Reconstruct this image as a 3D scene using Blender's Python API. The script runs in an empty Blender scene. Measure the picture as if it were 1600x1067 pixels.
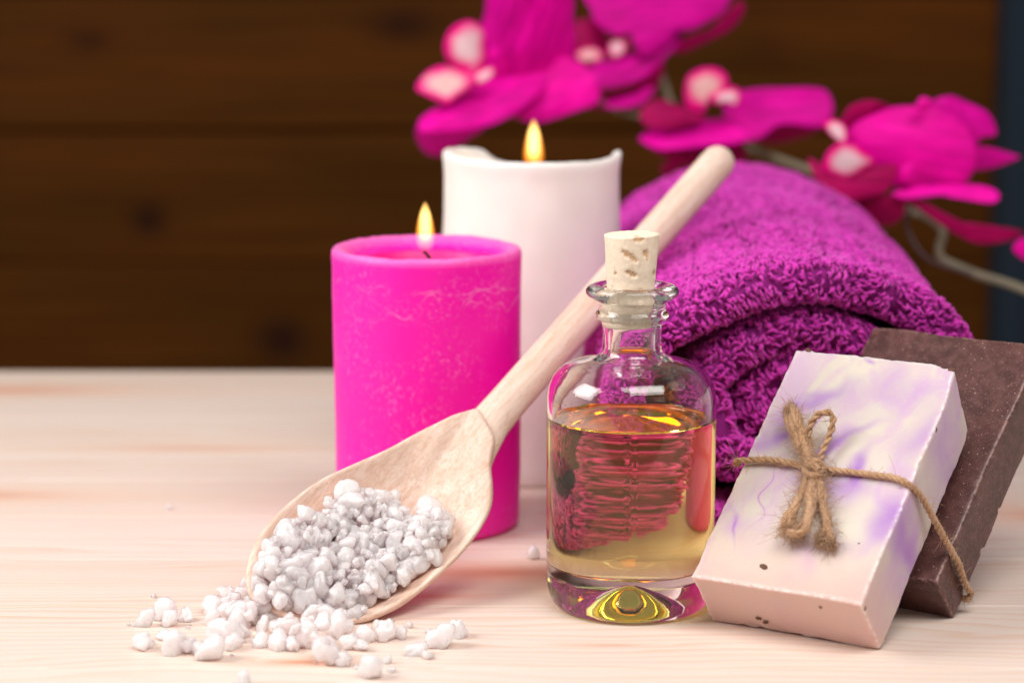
import bpy, bmesh, math, random
import numpy as np
from mathutils import Vector, Matrix, noise
from math import sin, cos, pi, radians, sqrt, exp

random.seed(7); rng = np.random.default_rng(7)
S = 0.01                       # everything below is written in centimetres
sc = bpy.context.scene
COL = sc.collection

# ---------------------------------------------------------------- camera
cam_d = bpy.data.cameras.new('camera'); cam = bpy.data.objects.new('camera', cam_d); COL.objects.link(cam)
cam.location = (-4.2226*S, -86.526*S, 24.743*S)
cam.rotation_euler = (radians(90-9.95), 0, 0)
cam_d.lens = 87.75; cam_d.sensor_width = 36; cam_d.clip_start = .01; cam_d.clip_end = 50
cam_d.dof.use_dof = True; cam_d.dof.focus_distance = 0.880; cam_d.dof.aperture_fstop = 6.8
sc.camera = cam
# ---------------------------------------------------------------- world: plain studio ambience
wd = bpy.data.worlds.new('World'); sc.world = wd; wd.use_nodes = True
bgn = wd.node_tree.nodes['Background']; bgn.inputs[0].default_value = (1.0, .95, .92, 1); bgn.inputs[1].default_value = .22
# ---------------------------------------------------------------- studio lamps
def softbox(name, loc, target, sx, sy, power, color):
    l = bpy.data.lights.new(name, 'AREA'); l.shape = 'RECTANGLE'; l.size = sx*S; l.size_y = sy*S; l.energy = power; l.color = color
    o = bpy.data.objects.new(name, l); COL.objects.link(o); o.location = Vector(loc)*S
    o.rotation_euler = (Vector(target)-Vector(loc)).to_track_quat('-Z', 'Y').to_euler(); return o
softbox('softbox_key', (-86, -14, 69), (-4, 6, 4), 58, 58, 12.3, (1, .955, .93))
softbox('softbox_fill', (24, -50, 100), (4, 6, 4), 90, 50, 13, (1, .955, .925))
# ---------------------------------------------------------------- colour management
sc.view_settings.view_transform = 'Standard'; sc.view_settings.look = 'None'
sc.view_settings.exposure = -.14; sc.view_settings.gamma = 1; sc.view_settings.use_curve_mapping = False
cy = sc.cycles
cy.use_denoising = True; cy.caustics_refractive = True; cy.caustics_reflective = True
cy.max_bounces = 36; cy.transmission_bounces = 32; cy.transparent_max_bounces = 12; cy.glossy_bounces = 12; cy.diffuse_bounces = 14
cy.sample_clamp_indirect = 20; cy.blur_glossy = .3; cy.volume_step_rate = 1

# ================================================================ helpers
def tag(o, label=None, cat=None, group=None, kind=None):
    if label: o['label'] = label
    if cat: o['category'] = cat
    if group: o['group'] = group
    if kind: o['kind'] = kind
    return o
def empty(name, loc=(0, 0, 0)):
    o = bpy.data.objects.new(name, None); COL.objects.link(o); o.location = Vector(loc)*S; o.empty_display_size = .01
    return o
def mesh_data(name, V, F, mats=(), smooth=True, midx=None):
    V = np.asarray(V, float)*S
    me = bpy.data.meshes.new(name); me.from_pydata(V.tolist(), [], [tuple(int(i) for i in f) for f in F])
    for m in mats: me.materials.append(m)
    if smooth: me.polygons.foreach_set('use_smooth', [True]*len(me.polygons))
    if midx is not None: me.polygons.foreach_set('material_index', midx)
    me.update(); return me
def obj(name, V, F, mat, parent=None, smooth=True, midx=None):
    mats = mat if isinstance(mat, (list, tuple)) else [mat]
    o = bpy.data.objects.new(name, mesh_data(name, V, F, mats, smooth, midx)); COL.objects.link(o)
    if parent is not None:
        o.parent = parent; o.matrix_parent_inverse = Matrix.Translation(-parent.location)
    return o
def grid_faces(nu, nv, wrap_u=False, wrap_v=False, off=0, flip=False):
    """vertex id = i*nv + j"""
    F = []
    for i in range(nu if wrap_u else nu-1):
        i2 = (i+1) % nu
        for j in range(nv if wrap_v else nv-1):
            j2 = (j+1) % nv
            q = (off+i*nv+j, off+i2*nv+j, off+i2*nv+j2, off+i*nv+j2)
            F.append(q[::-1] if flip else q)
    return F
def lathe(prof, n=96, center=(0, 0, 0), fn=None, cap0=False, cap1=False):
    """prof: list of (r, z); outward normals when z rises on the outside"""
    V = []; cx, cyy, cz = center
    for j in range(n):
        t = 2*pi*j/n
        for k, (r, z) in enumerate(prof):
            rr, zz = (r, z) if fn is None else fn(r, z, t, k)
            V.append((cx+rr*cos(t), cyy+rr*sin(t), cz+zz))
    m = len(prof); F = grid_faces(n, m, wrap_u=True)
    if cap0: F.append([j*m for j in range(n)][::-1])
    if cap1: F.append([j*m+m-1 for j in range(n)])
    return V, F
def catmull(P, n, closed=False):
    P = np.asarray(P, float); m = len(P); out = []
    segs = m if closed else m-1
    for i in range(segs):
        if closed: p = [P[(i+k-1) % m] for k in range(4)]
        else: p = [P[max(i-1, 0)], P[i], P[i+1], P[min(i+2, m-1)]]
        for s in range(n):
            t = s/n
            out.append(.5*((2*p[1])+(-p[0]+p[2])*t+(2*p[0]-5*p[1]+4*p[2]-p[3])*t*t+(-p[0]+3*p[1]-3*p[2]+p[3])*t**3))
    if not closed: out.append(P[-1])
    return np.array(out)
def resample(P, step):
    P = np.asarray(P); d = np.r_[0, np.cumsum(np.linalg.norm(np.diff(P, axis=0), axis=1))]
    n = max(3, int(d[-1]/step)+1); t = np.linspace(0, d[-1], n)
    return np.stack([np.interp(t, d, P[:, k]) for k in range(3)], 1)
def frames(P):
    P = np.asarray(P); T = np.gradient(P, axis=0); T /= np.linalg.norm(T, axis=1)[:, None]+1e-12
    N = np.zeros_like(T); a = np.array([0, 0, 1.]) if abs(T[0][2]) < .9 else np.array([1., 0, 0])
    v = a-T[0]*(a@T[0]); v /= np.linalg.norm(v); N[0] = v
    for i in range(1, len(P)):
        v = N[i-1]-T[i]*(N[i-1]@T[i]); v /= np.linalg.norm(v)+1e-12; N[i] = v
    return T, N, np.cross(T, N)
def tube(P, rad, k=8, cap=True):
    """rad scalar or array"""
    P = np.asarray(P, float); T, N, B = frames(P); m = len(P); rad = np.broadcast_to(rad, (m,))
    V = [];
    for i in range(m):
        for j in range(k):
            a = 2*pi*j/k; V.append(P[i]+rad[i]*(cos(a)*N[i]+sin(a)*B[i]))
    F = grid_faces(m, k, wrap_v=True, flip=True)
    if cap: F.append(list(range(k))); F.append([(m-1)*k+j for j in range(k)][::-1])
    return V, F
class MB:
    def __init__(s): s.V = []; s.F = []
    def add(s, VF):
        V, F = VF; o = len(s.V); s.V += [tuple(v) for v in V]; s.F += [tuple(i+o for i in f) for f in F]; return s
def twine_mb(mb, P, rad=.15, plies=3, pitch=.85, k=6, step=.09, frac=.58, flare=None, jit=.1):
    """a laid cord: plies wound round the path"""
    P = resample(catmull(P, 10), step); T, N, B = frames(P); s = np.arange(len(P))*step
    ph = rng.uniform(0, 6.28)
    R = np.full(len(P), rad)
    if flare is not None: R = R*np.interp(np.linspace(0, 1, len(P)), [0, .4, .8, 1], flare)
    for q in range(plies):
        a = 2*pi*s/pitch+ph+2*pi*q/plies
        w = np.array([noise.noise(Vector((x*1.3, q*7.1+ph, 0))) for x in s])
        off = R*(frac-.05)*(1+.25*w)
        C = P+(off*np.cos(a))[:, None]*N+(off*np.sin(a))[:, None]*B
        mb.add(tube(C, R*frac*(1+jit*w), k))
    return P
# ---- nodes
class NT:
    def __init__(s, name):
        s.m = bpy.data.materials.new(name); s.m.use_nodes = True; s.t = s.m.node_tree; s.t.nodes.clear()
        s.out = s.t.nodes.new('ShaderNodeOutputMaterial')
    def n(s, typ, ins=None, **kw):
        nd = s.t.nodes.new('ShaderNode'+typ)
        for k, v in kw.items(): setattr(nd, k, v)
        for k, v in (ins or {}).items():
            i = nd.inputs[k]
            if isinstance(v, bpy.types.NodeSocket): s.t.links.new(v, i)
            else: i.default_value = v
        return nd
    def math(s, op, a, b=0., c=0., clamp=False):
        nd = s.n('Math', operation=op, use_clamp=clamp)
        for i, v in enumerate((a, b, c)):
            if isinstance(v, bpy.types.NodeSocket): s.t.links.new(v, nd.inputs[i])
            else: nd.inputs[i].default_value = v
        return nd.outputs[0]
    def mix(s, f, a, b, mode='MIX'):
        nd = s.n('Mix', data_type='RGBA', blend_type=mode)
        for i, v in ((0, f), (6, a), (7, b)):
            if isinstance(v, bpy.types.NodeSocket): s.t.links.new(v, nd.inputs[i])
            else: nd.inputs[i].default_value = v if i == 0 else (*v, 1)
        return nd.outputs[2]
    def coords(s, scale=(1, 1, 1), loc=(0, 0, 0), rot=(0, 0, 0), kind='Object'):
        tc = s.n('TexCoord')
        return s.n('Mapping', {'Vector': tc.outputs[kind], 'Scale': tuple(100*x for x in scale) if kind == 'Object' else scale, 'Location': loc, 'Rotation': rot}).outputs[0]
    def noise(s, vec, scale=1., detail=4., rough=.5, dist=0.):
        return s.n('TexNoise', {'Vector': vec, 'Scale': scale, 'Detail': detail, 'Roughness': rough, 'Distortion': dist}).outputs[0]
    def ramp(s, f, stops, interp='LINEAR'):
        nd = s.n('ValToRGB', {'Fac': f}); cr = nd.color_ramp; cr.interpolation = interp
        while len(cr.elements) < len(stops): cr.elements.new(.5)
        for e, (p, c) in zip(cr.elements, stops):
            e.position = p; e.color = (*c, 1) if isinstance(c, tuple) else (c, c, c, 1)
        return nd.outputs[0]
    def maprange(s, f, a, b, c=0., d=1.):
        return s.n('MapRange', {0: f, 1: a, 2: b, 3: c, 4: d}).outputs[0]
    def bump(s, h, strength=.3, dist=.05, normal=None):
        i = {'Height': h, 'Strength': strength, 'Distance': dist*S}
        if normal is not None: i['Normal'] = normal
        return s.n('Bump', i).outputs[0]
    def bsdf(s, color, rough=.5, normal=None, **kw):
        i = {'Base Color': color if isinstance(color, bpy.types.NodeSocket) else (*color, 1), 'Roughness': rough}
        if normal is not None: i['Normal'] = normal
        for k, v in kw.items(): i[k.replace('_', ' ')] = v
        nd = s.n('BsdfPrincipled', i); s.t.links.new(nd.outputs[0], s.out.inputs[0]); return nd
    def surf(s, sock): s.t.links.new(sock, s.out.inputs[0])
    def vol(s, sock): s.t.links.new(sock, s.out.inputs[1])
def sss(w=1., r=(1, .5, .3), scale=.3):
    return {'Subsurface_Weight': w, 'Subsurface_Radius': r, 'Subsurface_Scale': scale*S}

# ================================================================ materials
def mat_pine():
    t = NT('pine_wood'); oi = t.n('ObjectInfo').outputs['Random']
    v = t.coords(); sx = t.n('SeparateXYZ', {0: v}); X, Y, Z = sx.outputs
    # growth rings about a pith line that runs along x, its place different for each board
    lf = t.noise(t.n('CombineXYZ', {0: t.math('MULTIPLY', X, .035), 1: t.math('MULTIPLY', Y, .16), 2: t.math('MULTIPLY', oi, 40.)}).outputs[0], 1., 3., .5)
    mf = t.noise(t.n('CombineXYZ', {0: t.math('MULTIPLY', X, .12), 1: t.math('MULTIPLY', Y, .8), 2: t.math('MULTIPLY', oi, 90.)}).outputs[0], 1., 3., .5)
    # knots bend the rings
    kn = None; core = None
    for (kx, ky, a, b, amp) in KNOTS:
        dx = t.math('DIVIDE', t.math('SUBTRACT', X, kx), a); dy = t.math('DIVIDE', t.math('SUBTRACT', Y, ky), b)
        d2 = t.math('ADD', t.math('MULTIPLY', dx, dx), t.math('MULTIPLY', dy, dy))
        g = t.math('MULTIPLY', t.math('POWER', 2.718, t.math('MULTIPLY', d2, -.35)), amp)
        c = t.math('MULTIPLY', t.math('POWER', 2.718, t.math('MULTIPLY', d2, -1.6)), amp)
        kn = g if kn is None else t.math('ADD', kn, g); core = c if core is None else t.math('ADD', core, c)
    off = t.math('ADD', Y, t.math('ADD', t.math('MULTIPLY', lf, 5.5), t.math('ADD', t.math('MULTIPLY', mf, .55), t.math('MULTIPLY', kn, 1.6))))
    ring = t.math('FRACT', t.math('MULTIPLY', off, t.math('ADD', 1.15, t.math('MULTIPLY', oi, 1.0))))
    late = t.ramp(ring, [(0, 0.), (.45, .10), (.82, .75), (.93, 1.), (1., 0.)])
    amt = t.noise(t.n('CombineXYZ', {0: t.math('MULTIPLY', X, .02), 1: t.math('MULTIPLY', off, .55), 2: 3.3}).outputs[0], 1., 2.)
    late = t.math('MULTIPLY', late, t.maprange(amt, .32, .68, .12, 1.))
    base = t.mix(oi, (.765, .69, .63), (.745, .635, .555))
    base = t.mix(t.maprange(lf, .35, .65, 0., .5), base, (.75, .62, .55))
    col = t.mix(t.math('MULTIPLY', late, .80), base, (.70, .46, .33))
    fib = t.noise(t.n('CombineXYZ', {0: t.math('MULTIPLY', X, .5), 1: t.math('MULTIPLY', Y, 28.), 2: t.math('MULTIPLY', Z, 28.)}).outputs[0], 1., 3.)
    col = t.mix(t.maprange(fib, .35, .7, 0., .16), col, (.66, .44, .30))
    col = t.mix(t.math('MULTIPLY', kn, .55, clamp=True), col, (.76, .40, .24))
    col = t.mix(t.math('MULTIPLY', core, .8, clamp=True), col, (.60, .25, .15))
    h = t.math('ADD', t.math('MULTIPLY', fib, .5), t.math('MULTIPLY', late, .5))
    t.bsdf(col, .48, t.bump(h, .25, .02), Specular_IOR_Level=.35, **sss(.12, (1, .5, .3), .15))
    return t.m
def mat_wall():
    t = NT('dark_stained_wood'); oi = t.n('ObjectInfo').outputs['Random']
    v = t.coords(); sx = t.n('SeparateXYZ', {0: v}); X, Y, Z = sx.outputs
    kn = None
    for (kx, kz, a, b, amp) in WALL_KNOTS:
        dx = t.math('DIVIDE', t.math('SUBTRACT', X, kx), a); dy = t.math('DIVIDE', t.math('SUBTRACT', Z, kz), b)
        d2 = t.math('ADD', t.math('MULTIPLY', dx, dx), t.math('MULTIPLY', dy, dy))
        g = t.math('MULTIPLY', t.math('POWER', 2.718, t.math('MULTIPLY', d2, -1.)), amp); kn = g if kn is None else t.math('ADD', kn, g)
    big = t.noise(t.n('CombineXYZ', {0: t.math('MULTIPLY', X, .035), 1: t.math('MULTIPLY', oi, 30.), 2: t.math('MULTIPLY', Z, .16)}).outputs[0], 1., 4.)
    gr = t.noise(t.n('CombineXYZ', {0: t.math('MULTIPLY', X, .06), 1: t.math('MULTIPLY', oi, 80.), 2: t.math('ADD', t.math('MULTIPLY', Z, 1.6), t.math('MULTIPLY', kn, 2.))}).outputs[0], 1., 4., .6)
    col = t.mix(t.maprange(big, .35, .68), WALL_A, WALL_B)
    col = t.mix(t.maprange(gr, .4, .75, 0., .55), col, WALL_C)
    col = t.mix(t.math('MULTIPLY', kn, 1., clamp=True), col, (.02, .006, .004))
    t.bsdf(col, .55, t.bump(gr, .3, .05), Specular_IOR_Level=.03)
    return t.m
def mat_plain(name, col, rough=.5, bump=None, **kw):
    t = NT(name); v = t.coords()
    nz = t.noise(v, 1.3, 5.); c = t.mix(t.maprange(nz, .3, .7, 0., .25), col, tuple(x*.72 for x in col))
    nb = None
    if bump: nb = t.bump(t.noise(v, bump[0], 5.), bump[1], .03)
    t.bsdf(c, rough, nb, **kw); return t.m
def mat_glass():
    t = NT('clear_glass'); g = t.n('BsdfGlass', {'Color': (.985, .99, .985, 1), 'Roughness': 0., 'IOR': 1.5}); t.surf(g.outputs[0]); return t.m
def mat_oil(ior, name):
    t = NT(name); g = t.n('BsdfGlass', {'Color': (1, 1, 1, 1), 'Roughness': 0., 'IOR': ior}); t.surf(g.outputs[0])
    a = t.n('VolumeAbsorption', {'Color': (1., .945, .03, 1), 'Density': 21.}); t.vol(a.outputs[0]); return t.m
def mat_droplet():
    t = NT('oil_droplet'); g = t.n('BsdfGlass', {'Color': (1, .9, .55, 1), 'Roughness': 0., 'IOR': 1.35}); t.surf(g.outputs[0]); return t.m
def mat_cork():
    t = NT('pale_cork'); v = t.coords(); n1 = t.noise(v, 9., 5., .6); n2 = t.noise(v, 2.2, 4.)
    at = t.n('Attribute', attribute_name='pit').outputs['Fac']
    st = t.noise(t.coords((3., 3., .35)), 2.2, 4.)
    col = t.mix(t.maprange(n1, .35, .7), (.87, .75, .60), (.80, .65, .49))
    col = t.mix(t.maprange(n2, .45, .7, 0., .5), col, (.88, .76, .62))
    col = t.mix(t.maprange(st, .60, .72, 0., .35), col, (.62, .42, .27))
    col = t.mix(t.math('MULTIPLY', at, 1., clamp=True), col, (.62, .36, .17))
    t.bsdf(col, .8, t.bump(n1, .35, .03), Specular_IOR_Level=.25); return t.m
def mat_pink_wax():
    t = NT('pink_wax'); v = t.coords(); sx = t.n('SeparateXYZ', {0: v}); X, Y, Z = sx.outputs
    n1 = t.noise(v, 5.5, 6., .65); n2 = t.noise(v, .45, 3.)
    rr_ = t.math('SQRT', t.math('ADD', t.math('POWER', t.math('SUBTRACT', X, -7.62), 2.), t.math('POWER', t.math('SUBTRACT', Y, 12.), 2.)))
    # frosty mottling scattered over the side, wavy pale drip lines near the top
    fr = t.math('MULTIPLY', t.maprange(n1, .52, .72), t.maprange(n2, .38, .62))
    ang = t.math('ARCTAN2', t.math('SUBTRACT', Y, 12.), t.math('SUBTRACT', X, -7.62))
    cv = t.n('CombineXYZ', {0: t.math('MULTIPLY', ang, 2.2), 1: 0., 2: 1.}).outputs[0]
    wob = t.noise(cv, 1.3, 3., .6)
    col = t.mix(t.math('MULTIPLY', fr, .5), (.92, .001, .42), (1., .28, .66))
    for z0, amp, w in ((10.1, 2.6, .045), (9.3, 3.4, .05), (9.9, 1.8, .03)):
        wob = t.noise(t.n('CombineXYZ', {0: t.math('MULTIPLY', ang, 2.6), 1: z0*3.1, 2: 1.}).outputs[0], 1.1, 1.5, .45)
        d = t.math('ABSOLUTE', t.math('SUBTRACT', Z, t.math('ADD', z0-amp*.5, t.math('MULTIPLY', wob, amp))))
        line = t.math('MULTIPLY', t.math('SUBTRACT', 1., t.math('DIVIDE', d, w*1.6), clamp=True), t.maprange(t.noise(v, .8, 3.), .42, .62, 0., .32))
        col = t.mix(line, col, (1., .42, .66))
    # rim's lit look painted in paler pink, deeper colour where the wax is molten
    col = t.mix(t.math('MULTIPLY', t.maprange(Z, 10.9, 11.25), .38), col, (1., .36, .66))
    col = t.mix(t.math('MULTIPLY', t.maprange(rr_, 3.0, 2.6), t.maprange(Z, 10.1, 10.2)), col, (.70, .0, .24))
    t.bsdf(col, .48, t.bump(n1, .06, .02), Specular_IOR_Level=.45, Sheen_Weight=.45, Sheen_Roughness=.2, Sheen_Tint=(1, .55, .75, 1), **sss(.35, (1., .1, .5), .35)); return t.m
def mat_white_wax():
    t = NT('white_wax'); v = t.coords(); n1 = t.noise(v, .6, 4.)
    col = t.mix(t.maprange(n1, .3, .7), (.90, .865, .82), (.87, .825, .77))
    t.bsdf(col, .5, t.bump(t.noise(v, 1.2, 4.), .1, .05), Specular_IOR_Level=.4, **sss(.5, (1., .8, .65), .8)); return t.m
def mat_flame(z0, z1, cx, cyy, R):
    """glowing gas: bright yellow-white inside, orange towards the foot and the edge"""
    t = NT('flame_glow'); v = t.coords(); sx = t.n('SeparateXYZ', {0: v}); X, Y, Z = sx.outputs
    h = t.maprange(Z, z0, z1)
    dx = t.math('SUBTRACT', X, cx); dy = t.math('SUBTRACT', Y, cyy)
    r = t.math('DIVIDE', t.math('SQRT', t.math('ADD', t.math('MULTIPLY', dx, dx), t.math('MULTIPLY', dy, dy))), R)
    core = t.ramp(r, [(0, 1.), (.45, .8), (.8, .12), (1., 0.)])
    hh = t.ramp(h, [(0, .02), (.18, .18), (.4, 1.), (.75, 1.), (1., .5)])
    k = t.math('MULTIPLY', core, hh)
    col = t.mix(k, (1., .27, .015), (1., .70, .22))
    st = t.math('ADD', t.math('MULTIPLY', t.ramp(h, [(0, .12), (.12, .6), (.35, 1.), (1., 1.2)]), 190.), t.math('MULTIPLY', k, 620.))
    e = t.n('Emission', {'Color': col, 'Strength': st}); t.vol(e.outputs[0]); return t.m
def mat_terry():
    t = NT('terry_cotton'); isl = t.n('NewGeometry').outputs['Random Per Island']
    col = t.mix(isl, (.45, .010, .32), (.75, .045, .52))
    t.bsdf(col, .75, None, Specular_IOR_Level=.35, Sheen_Weight=.8, Sheen_Roughness=.3, Sheen_Tint=(1, .6, .95, 1)); return t.m
def mat_spoon():
    t = NT('beech_wood')
    at = t.n('Attribute', attribute_name='grain').outputs['Vector']
    def m(s, **k): return t.n('Mapping', {'Vector': at, 'Scale': s}).outputs[0]
    g1 = t.noise(m((.25, 2.2, 2.2)), 1., 4., .55, .3); g2 = t.noise(m((2.6, 13., 13.)), 1., 3.)
    fleck = t.noise(m((3.2, 16., 16.)), 1., 2.)
    rings = t.math('FRACT', t.math('MULTIPLY', g1, 9.))
    col = t.mix(t.maprange(g1, .35, .65), (.85, .70, .61), (.75, .55, .45))
    col = t.mix(t.math('MULTIPLY', t.ramp(rings, [(0, 0.), (.7, .3), (.9, 1.), (1, 0.)]), .62), col, (.66, .42, .29))
    fine = t.noise(m((.22, 6.5, 6.5)), 1., 3., .6)
    col = t.mix(t.maprange(fine, .50, .66, 0., .5), col, (.60, .36, .24))
    col = t.mix(t.maprange(fleck, .58, .72, 0., .45), col, (.60, .35, .23))
    t.bsdf(col, .55, t.bump(g2, .25, .02), Specular_IOR_Level=.3, **sss(.15, (1, .5, .3), .15)); return t.m
def mat_salt():
    t = NT('pink_salt'); v = t.coords(); n1 = t.noise(v, 6., 5., .6)
    oi = t.n('ObjectInfo').outputs['Random']
    col = t.mix(t.maprange(n1, .35, .65), (1., .90, .906), (.99, .86, .87))
    nb = t.bump(n1, .35, .03)
    pr = t.n('BsdfPrincipled', {'Base Color': col, 'Roughness': .16, 'Normal': nb, 'Specular IOR Level': .55, 'Subsurface Weight': 1., 'Subsurface Radius': (1, .95, .95), 'Subsurface Scale': .8*S})
    gl = t.n('BsdfGlass', {'Color': (1, .985, .985, 1), 'Roughness': .10, 'IOR': 1.16, 'Normal': nb})
    m2 = t.n('MixShader', {0: .20, 1: pr.outputs[0], 2: gl.outputs[0]}); t.surf(m2.outputs[0])
    return t.m
def mat_soap(kind):
    t = NT(kind+'_soap'); at = t.n('Attribute', attribute_name='soap').outputs['Vector']   # (w, l, n) in cm inside the bar
    sx = t.n('SeparateXYZ', {0: at}); U, Vv, N = sx.outputs
    spk = t.noise(at, 14., 4., .6); mid = t.noise(at, .55, 3.)
    if kind == 'swirl':
        col = t.mix(t.maprange(mid, .35, .65), (.69, .635, .535), (.63, .54, .505))
        # milky lilac clouds
        cl = t.noise(t.n('Mapping', {'Vector': at, 'Scale': (.5, .32, .5)}).outputs[0], 1., 4., .5, 1.2)
        col = t.mix(t.maprange(cl, .46, .66, 0., .7), col, (.60, .40, .60))
        # pinkish lower end, with warm bounce light painted into the colour
        col = t.mix(t.maprange(Vv, 2.6, 0., 0., .85), col, (.66, .44, .39))
        wv = t.noise(at, .6, 1.5, .45); wv2 = t.noise(t.n('Mapping', {'Vector': at, 'Location': (9, 3, 1)}).outputs[0], .6, 1.5, .45)
        Uw = t.math('ADD', U, t.math('MULTIPLY', t.math('SUBTRACT', wv, .5), 1.6)); Vw = t.math('ADD', Vv, t.math('MULTIPLY', t.math('SUBTRACT', wv2, .5), 1.6))
        for (u, v_, a, b, ang, amp, c) in SWIRLS:
            b *= 1.3; amp *= .85
            ca, sa = cos(ang), sin(ang)
            du = t.math('SUBTRACT', Uw, u); dv = t.math('SUBTRACT', Vw, v_)
            p = t.math('DIVIDE', t.math('ADD', t.math('MULTIPLY', du, ca), t.math('MULTIPLY', dv, sa)), a)
            q = t.math('DIVIDE', t.math('ADD', t.math('MULTIPLY', du, -sa), t.math('MULTIPLY', dv, ca)), b)
            # bend the stroke
            q = t.math('ADD', q, t.math('MULTIPLY', t.math('MULTIPLY', p, p), c))
            d2 = t.math('ADD', t.math('MULTIPLY', p, p), t.math('MULTIPLY', q, q))
            g = t.math('MULTIPLY', t.math('POWER', 2.718, t.math('MULTIPLY', d2, -1.2)), amp, clamp=True)
            col = t.mix(g, col, (.33, .09, .56))
        for (u, v_, w, h, sl) in VEINS:
            lv = t.math('SUBTRACT', 1., t.math('DIVIDE', t.math('ABSOLUTE', t.math('SUBTRACT', Uw, t.math('ADD', u, t.math('MULTIPLY', t.math('SUBTRACT', Vw, v_), sl)))), w), clamp=True)
            mk = t.math('SUBTRACT', 1., t.math('DIVIDE', t.math('ABSOLUTE', t.math('SUBTRACT', Vw, v_)), h), clamp=True)
            col = t.mix(t.math('MULTIPLY', t.math('MULTIPLY', lv, mk), .9), col, (.50, .16, .55))
        col = t.mix(t.maprange(spk, .62, .72, 0., .35), col, (.95, .90, .90))
        edge = t.n('Attribute', attribute_name='edge').outputs['Fac']
        col = t.mix(t.math('MULTIPLY', edge, t.maprange(t.noise(at, 5., 4.), .4, .6, .2, .9)), col, (.93, .88, .86))
        t.bsdf(col, .42, t.bump(t.math('ADD', t.noise(at, 3., 5.), t.math('MULTIPLY', spk, .3)), .18, .04), Specular_IOR_Level=.4, **sss(.55, (1., .5, .45), .45))
    else:
        col = t.mix(t.maprange(mid, .35, .65), (.060, .020, .017), (.095, .034, .029))
        col = t.mix(t.maprange(t.noise(at, 2.2, 5., .65), .45, .68, 0., .55), col, (.17, .075, .068))
        col = t.mix(t.maprange(spk, .60, .70, 0., .55), col, (.46, .30, .29))
        vo = t.n('TexVoronoi', {'Vector': at, 'Scale': 5.}, feature='F1').outputs['Distance']
        col = t.mix(t.math('MULTIPLY', t.maprange(vo, .13, .05), t.maprange(mid, .45, .55)), col, (.6, .46, .46))
        edge = t.n('Attribute', attribute_name='edge').outputs['Fac']
        col = t.mix(t.math('MULTIPLY', edge, t.maprange(t.noise(at, 5., 4.), .4, .6, .0, .7)), col, (.42, .24, .22))
        t.bsdf(col, .42, t.bump(t.math('ADD', t.noise(at, 3., 5.), t.math('MULTIPLY', spk, .4)), .25, .04), Specular_IOR_Level=.55, **sss(.15, (1, .4, .3), .12))
    return t.m
def mat_jute():
    t = NT('jute'); v = t.coords(); n1 = t.noise(v, 16., 4., .6); n2 = t.noise(v, 1.8, 3.)
    col = t.mix(t.maprange(n1, .35, .65), (.62, .38, .21), (.33, .165, .075))
    col = t.mix(t.maprange(n2, .4, .65, 0., .5), col, (.66, .42, .26))
    t.bsdf(col, .75, t.bump(n1, .9, .06), Specular_IOR_Level=.25, Sheen_Weight=.3); return t.m
def mat_petal(kind):
    base = {'mag': (.93, .001, .41), 'pur': (.72, .001, .33), 'pnk': (.84, .001, .35), 'crim': (.42, .001, .10)}.get(kind)
    t = NT({'mag': 'magenta', 'pur': 'purple', 'pnk': 'hot_pink', 'crim': 'crimson', 'lipw': 'pale_lip', 'lipo': 'orange_lip'}[kind]+'_petal')
    rho = t.n('Attribute', attribute_name='rho').outputs['Fac']; v = t.coords()
    if base:
        col = t.mix(t.maprange(t.noise(v, .9, 3.), .35, .65, 0., .6), base, tuple(x*.80 for x in base))
        vn = t.noise(t.n('Mapping', {'Vector': t.n('Attribute', attribute_name='vein').outputs['Vector'], 'Scale': (.35, 3.2, 1)}).outputs[0], 1., 3., .6)
        col = t.mix(t.maprange(vn, .42, .66, 0., .75), col, tuple(x*.52 for x in base))
        col = t.mix(t.maprange(vn, .40, .28, 0., .35), col, (min(1, base[0]*1.15), .03, base[2]*1.3))
        col = t.mix(t.math('MULTIPLY', t.ramp(rho, [(0, 0.), (.8, 0.), (1., 1.)]), .35), col, tuple(x*.7 for x in base))
    else:
        inner = (.86, .62, .66) if kind == 'lipw' else (.86, .50, .48)
        n1 = t.noise(v, 1.1, 2.)
        col = t.mix(t.ramp(t.math('ADD', rho, t.math('MULTIPLY', t.math('SUBTRACT', n1, .5), .7)), [(0, 0.), (.45, .1), (.85, 1.), (1, 1.)]), inner, (.84, .004, .24))
    t.bsdf(col, .55, t.bump(t.noise(v, 4., 3.), .1, .03), Specular_IOR_Level=.08, **sss(.2, (1, .1, .5), .2)); return t.m
# ================================================================ measured shapes (cm, world axes)
TWINE = [[3.842,0.48,5.038],[3.743,-0.093,5.238],[3.846,-0.431,5.383],[4.77,-0.879,5.507],[5.606,-1.455,5.499],[6.222,-1.92,5.445],[7.047,-2.412,5.467],[8.067,-3.016,5.47],[8.767,-3.469,5.463],[9.267,-3.787,5.291],[9.81,-3.359,4.719],[10.319,-2.921,3.842],[10.827,-2.483,2.964],[11.351,-2.032,2.06],[11.75,-1.474,1.097],[12.0,-1.089,0.717],[11.416,-0.615,0.664],[8.087,4.531,2.644],[7.477,5.002,2.763],[6.639,3.827,4.557],[4.617,0.983,3.198],[4.0,0.008,4.711]]
LOOP1 = [[6.172,-1.966,5.456],[5.982,-1.624,5.811],[5.777,-1.199,6.22],[5.592,-0.563,6.658],[5.488,-0.014,7.004],[5.588,-0.101,7.184],[5.741,-0.565,7.117],[5.873,-1.057,6.693],[5.997,-1.424,6.224],[6.143,-1.774,5.777],[6.206,-2.051,5.475]]
LOOP1B = [[6.164,-2.031,5.471],[5.924,-1.517,5.993],[5.701,-1.029,6.504],[5.634,-0.544,6.952],[5.713,-0.626,7.061],[5.81,-1.026,6.686],[5.999,-1.62,6.084],[6.184,-2.038,5.54]]
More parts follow.
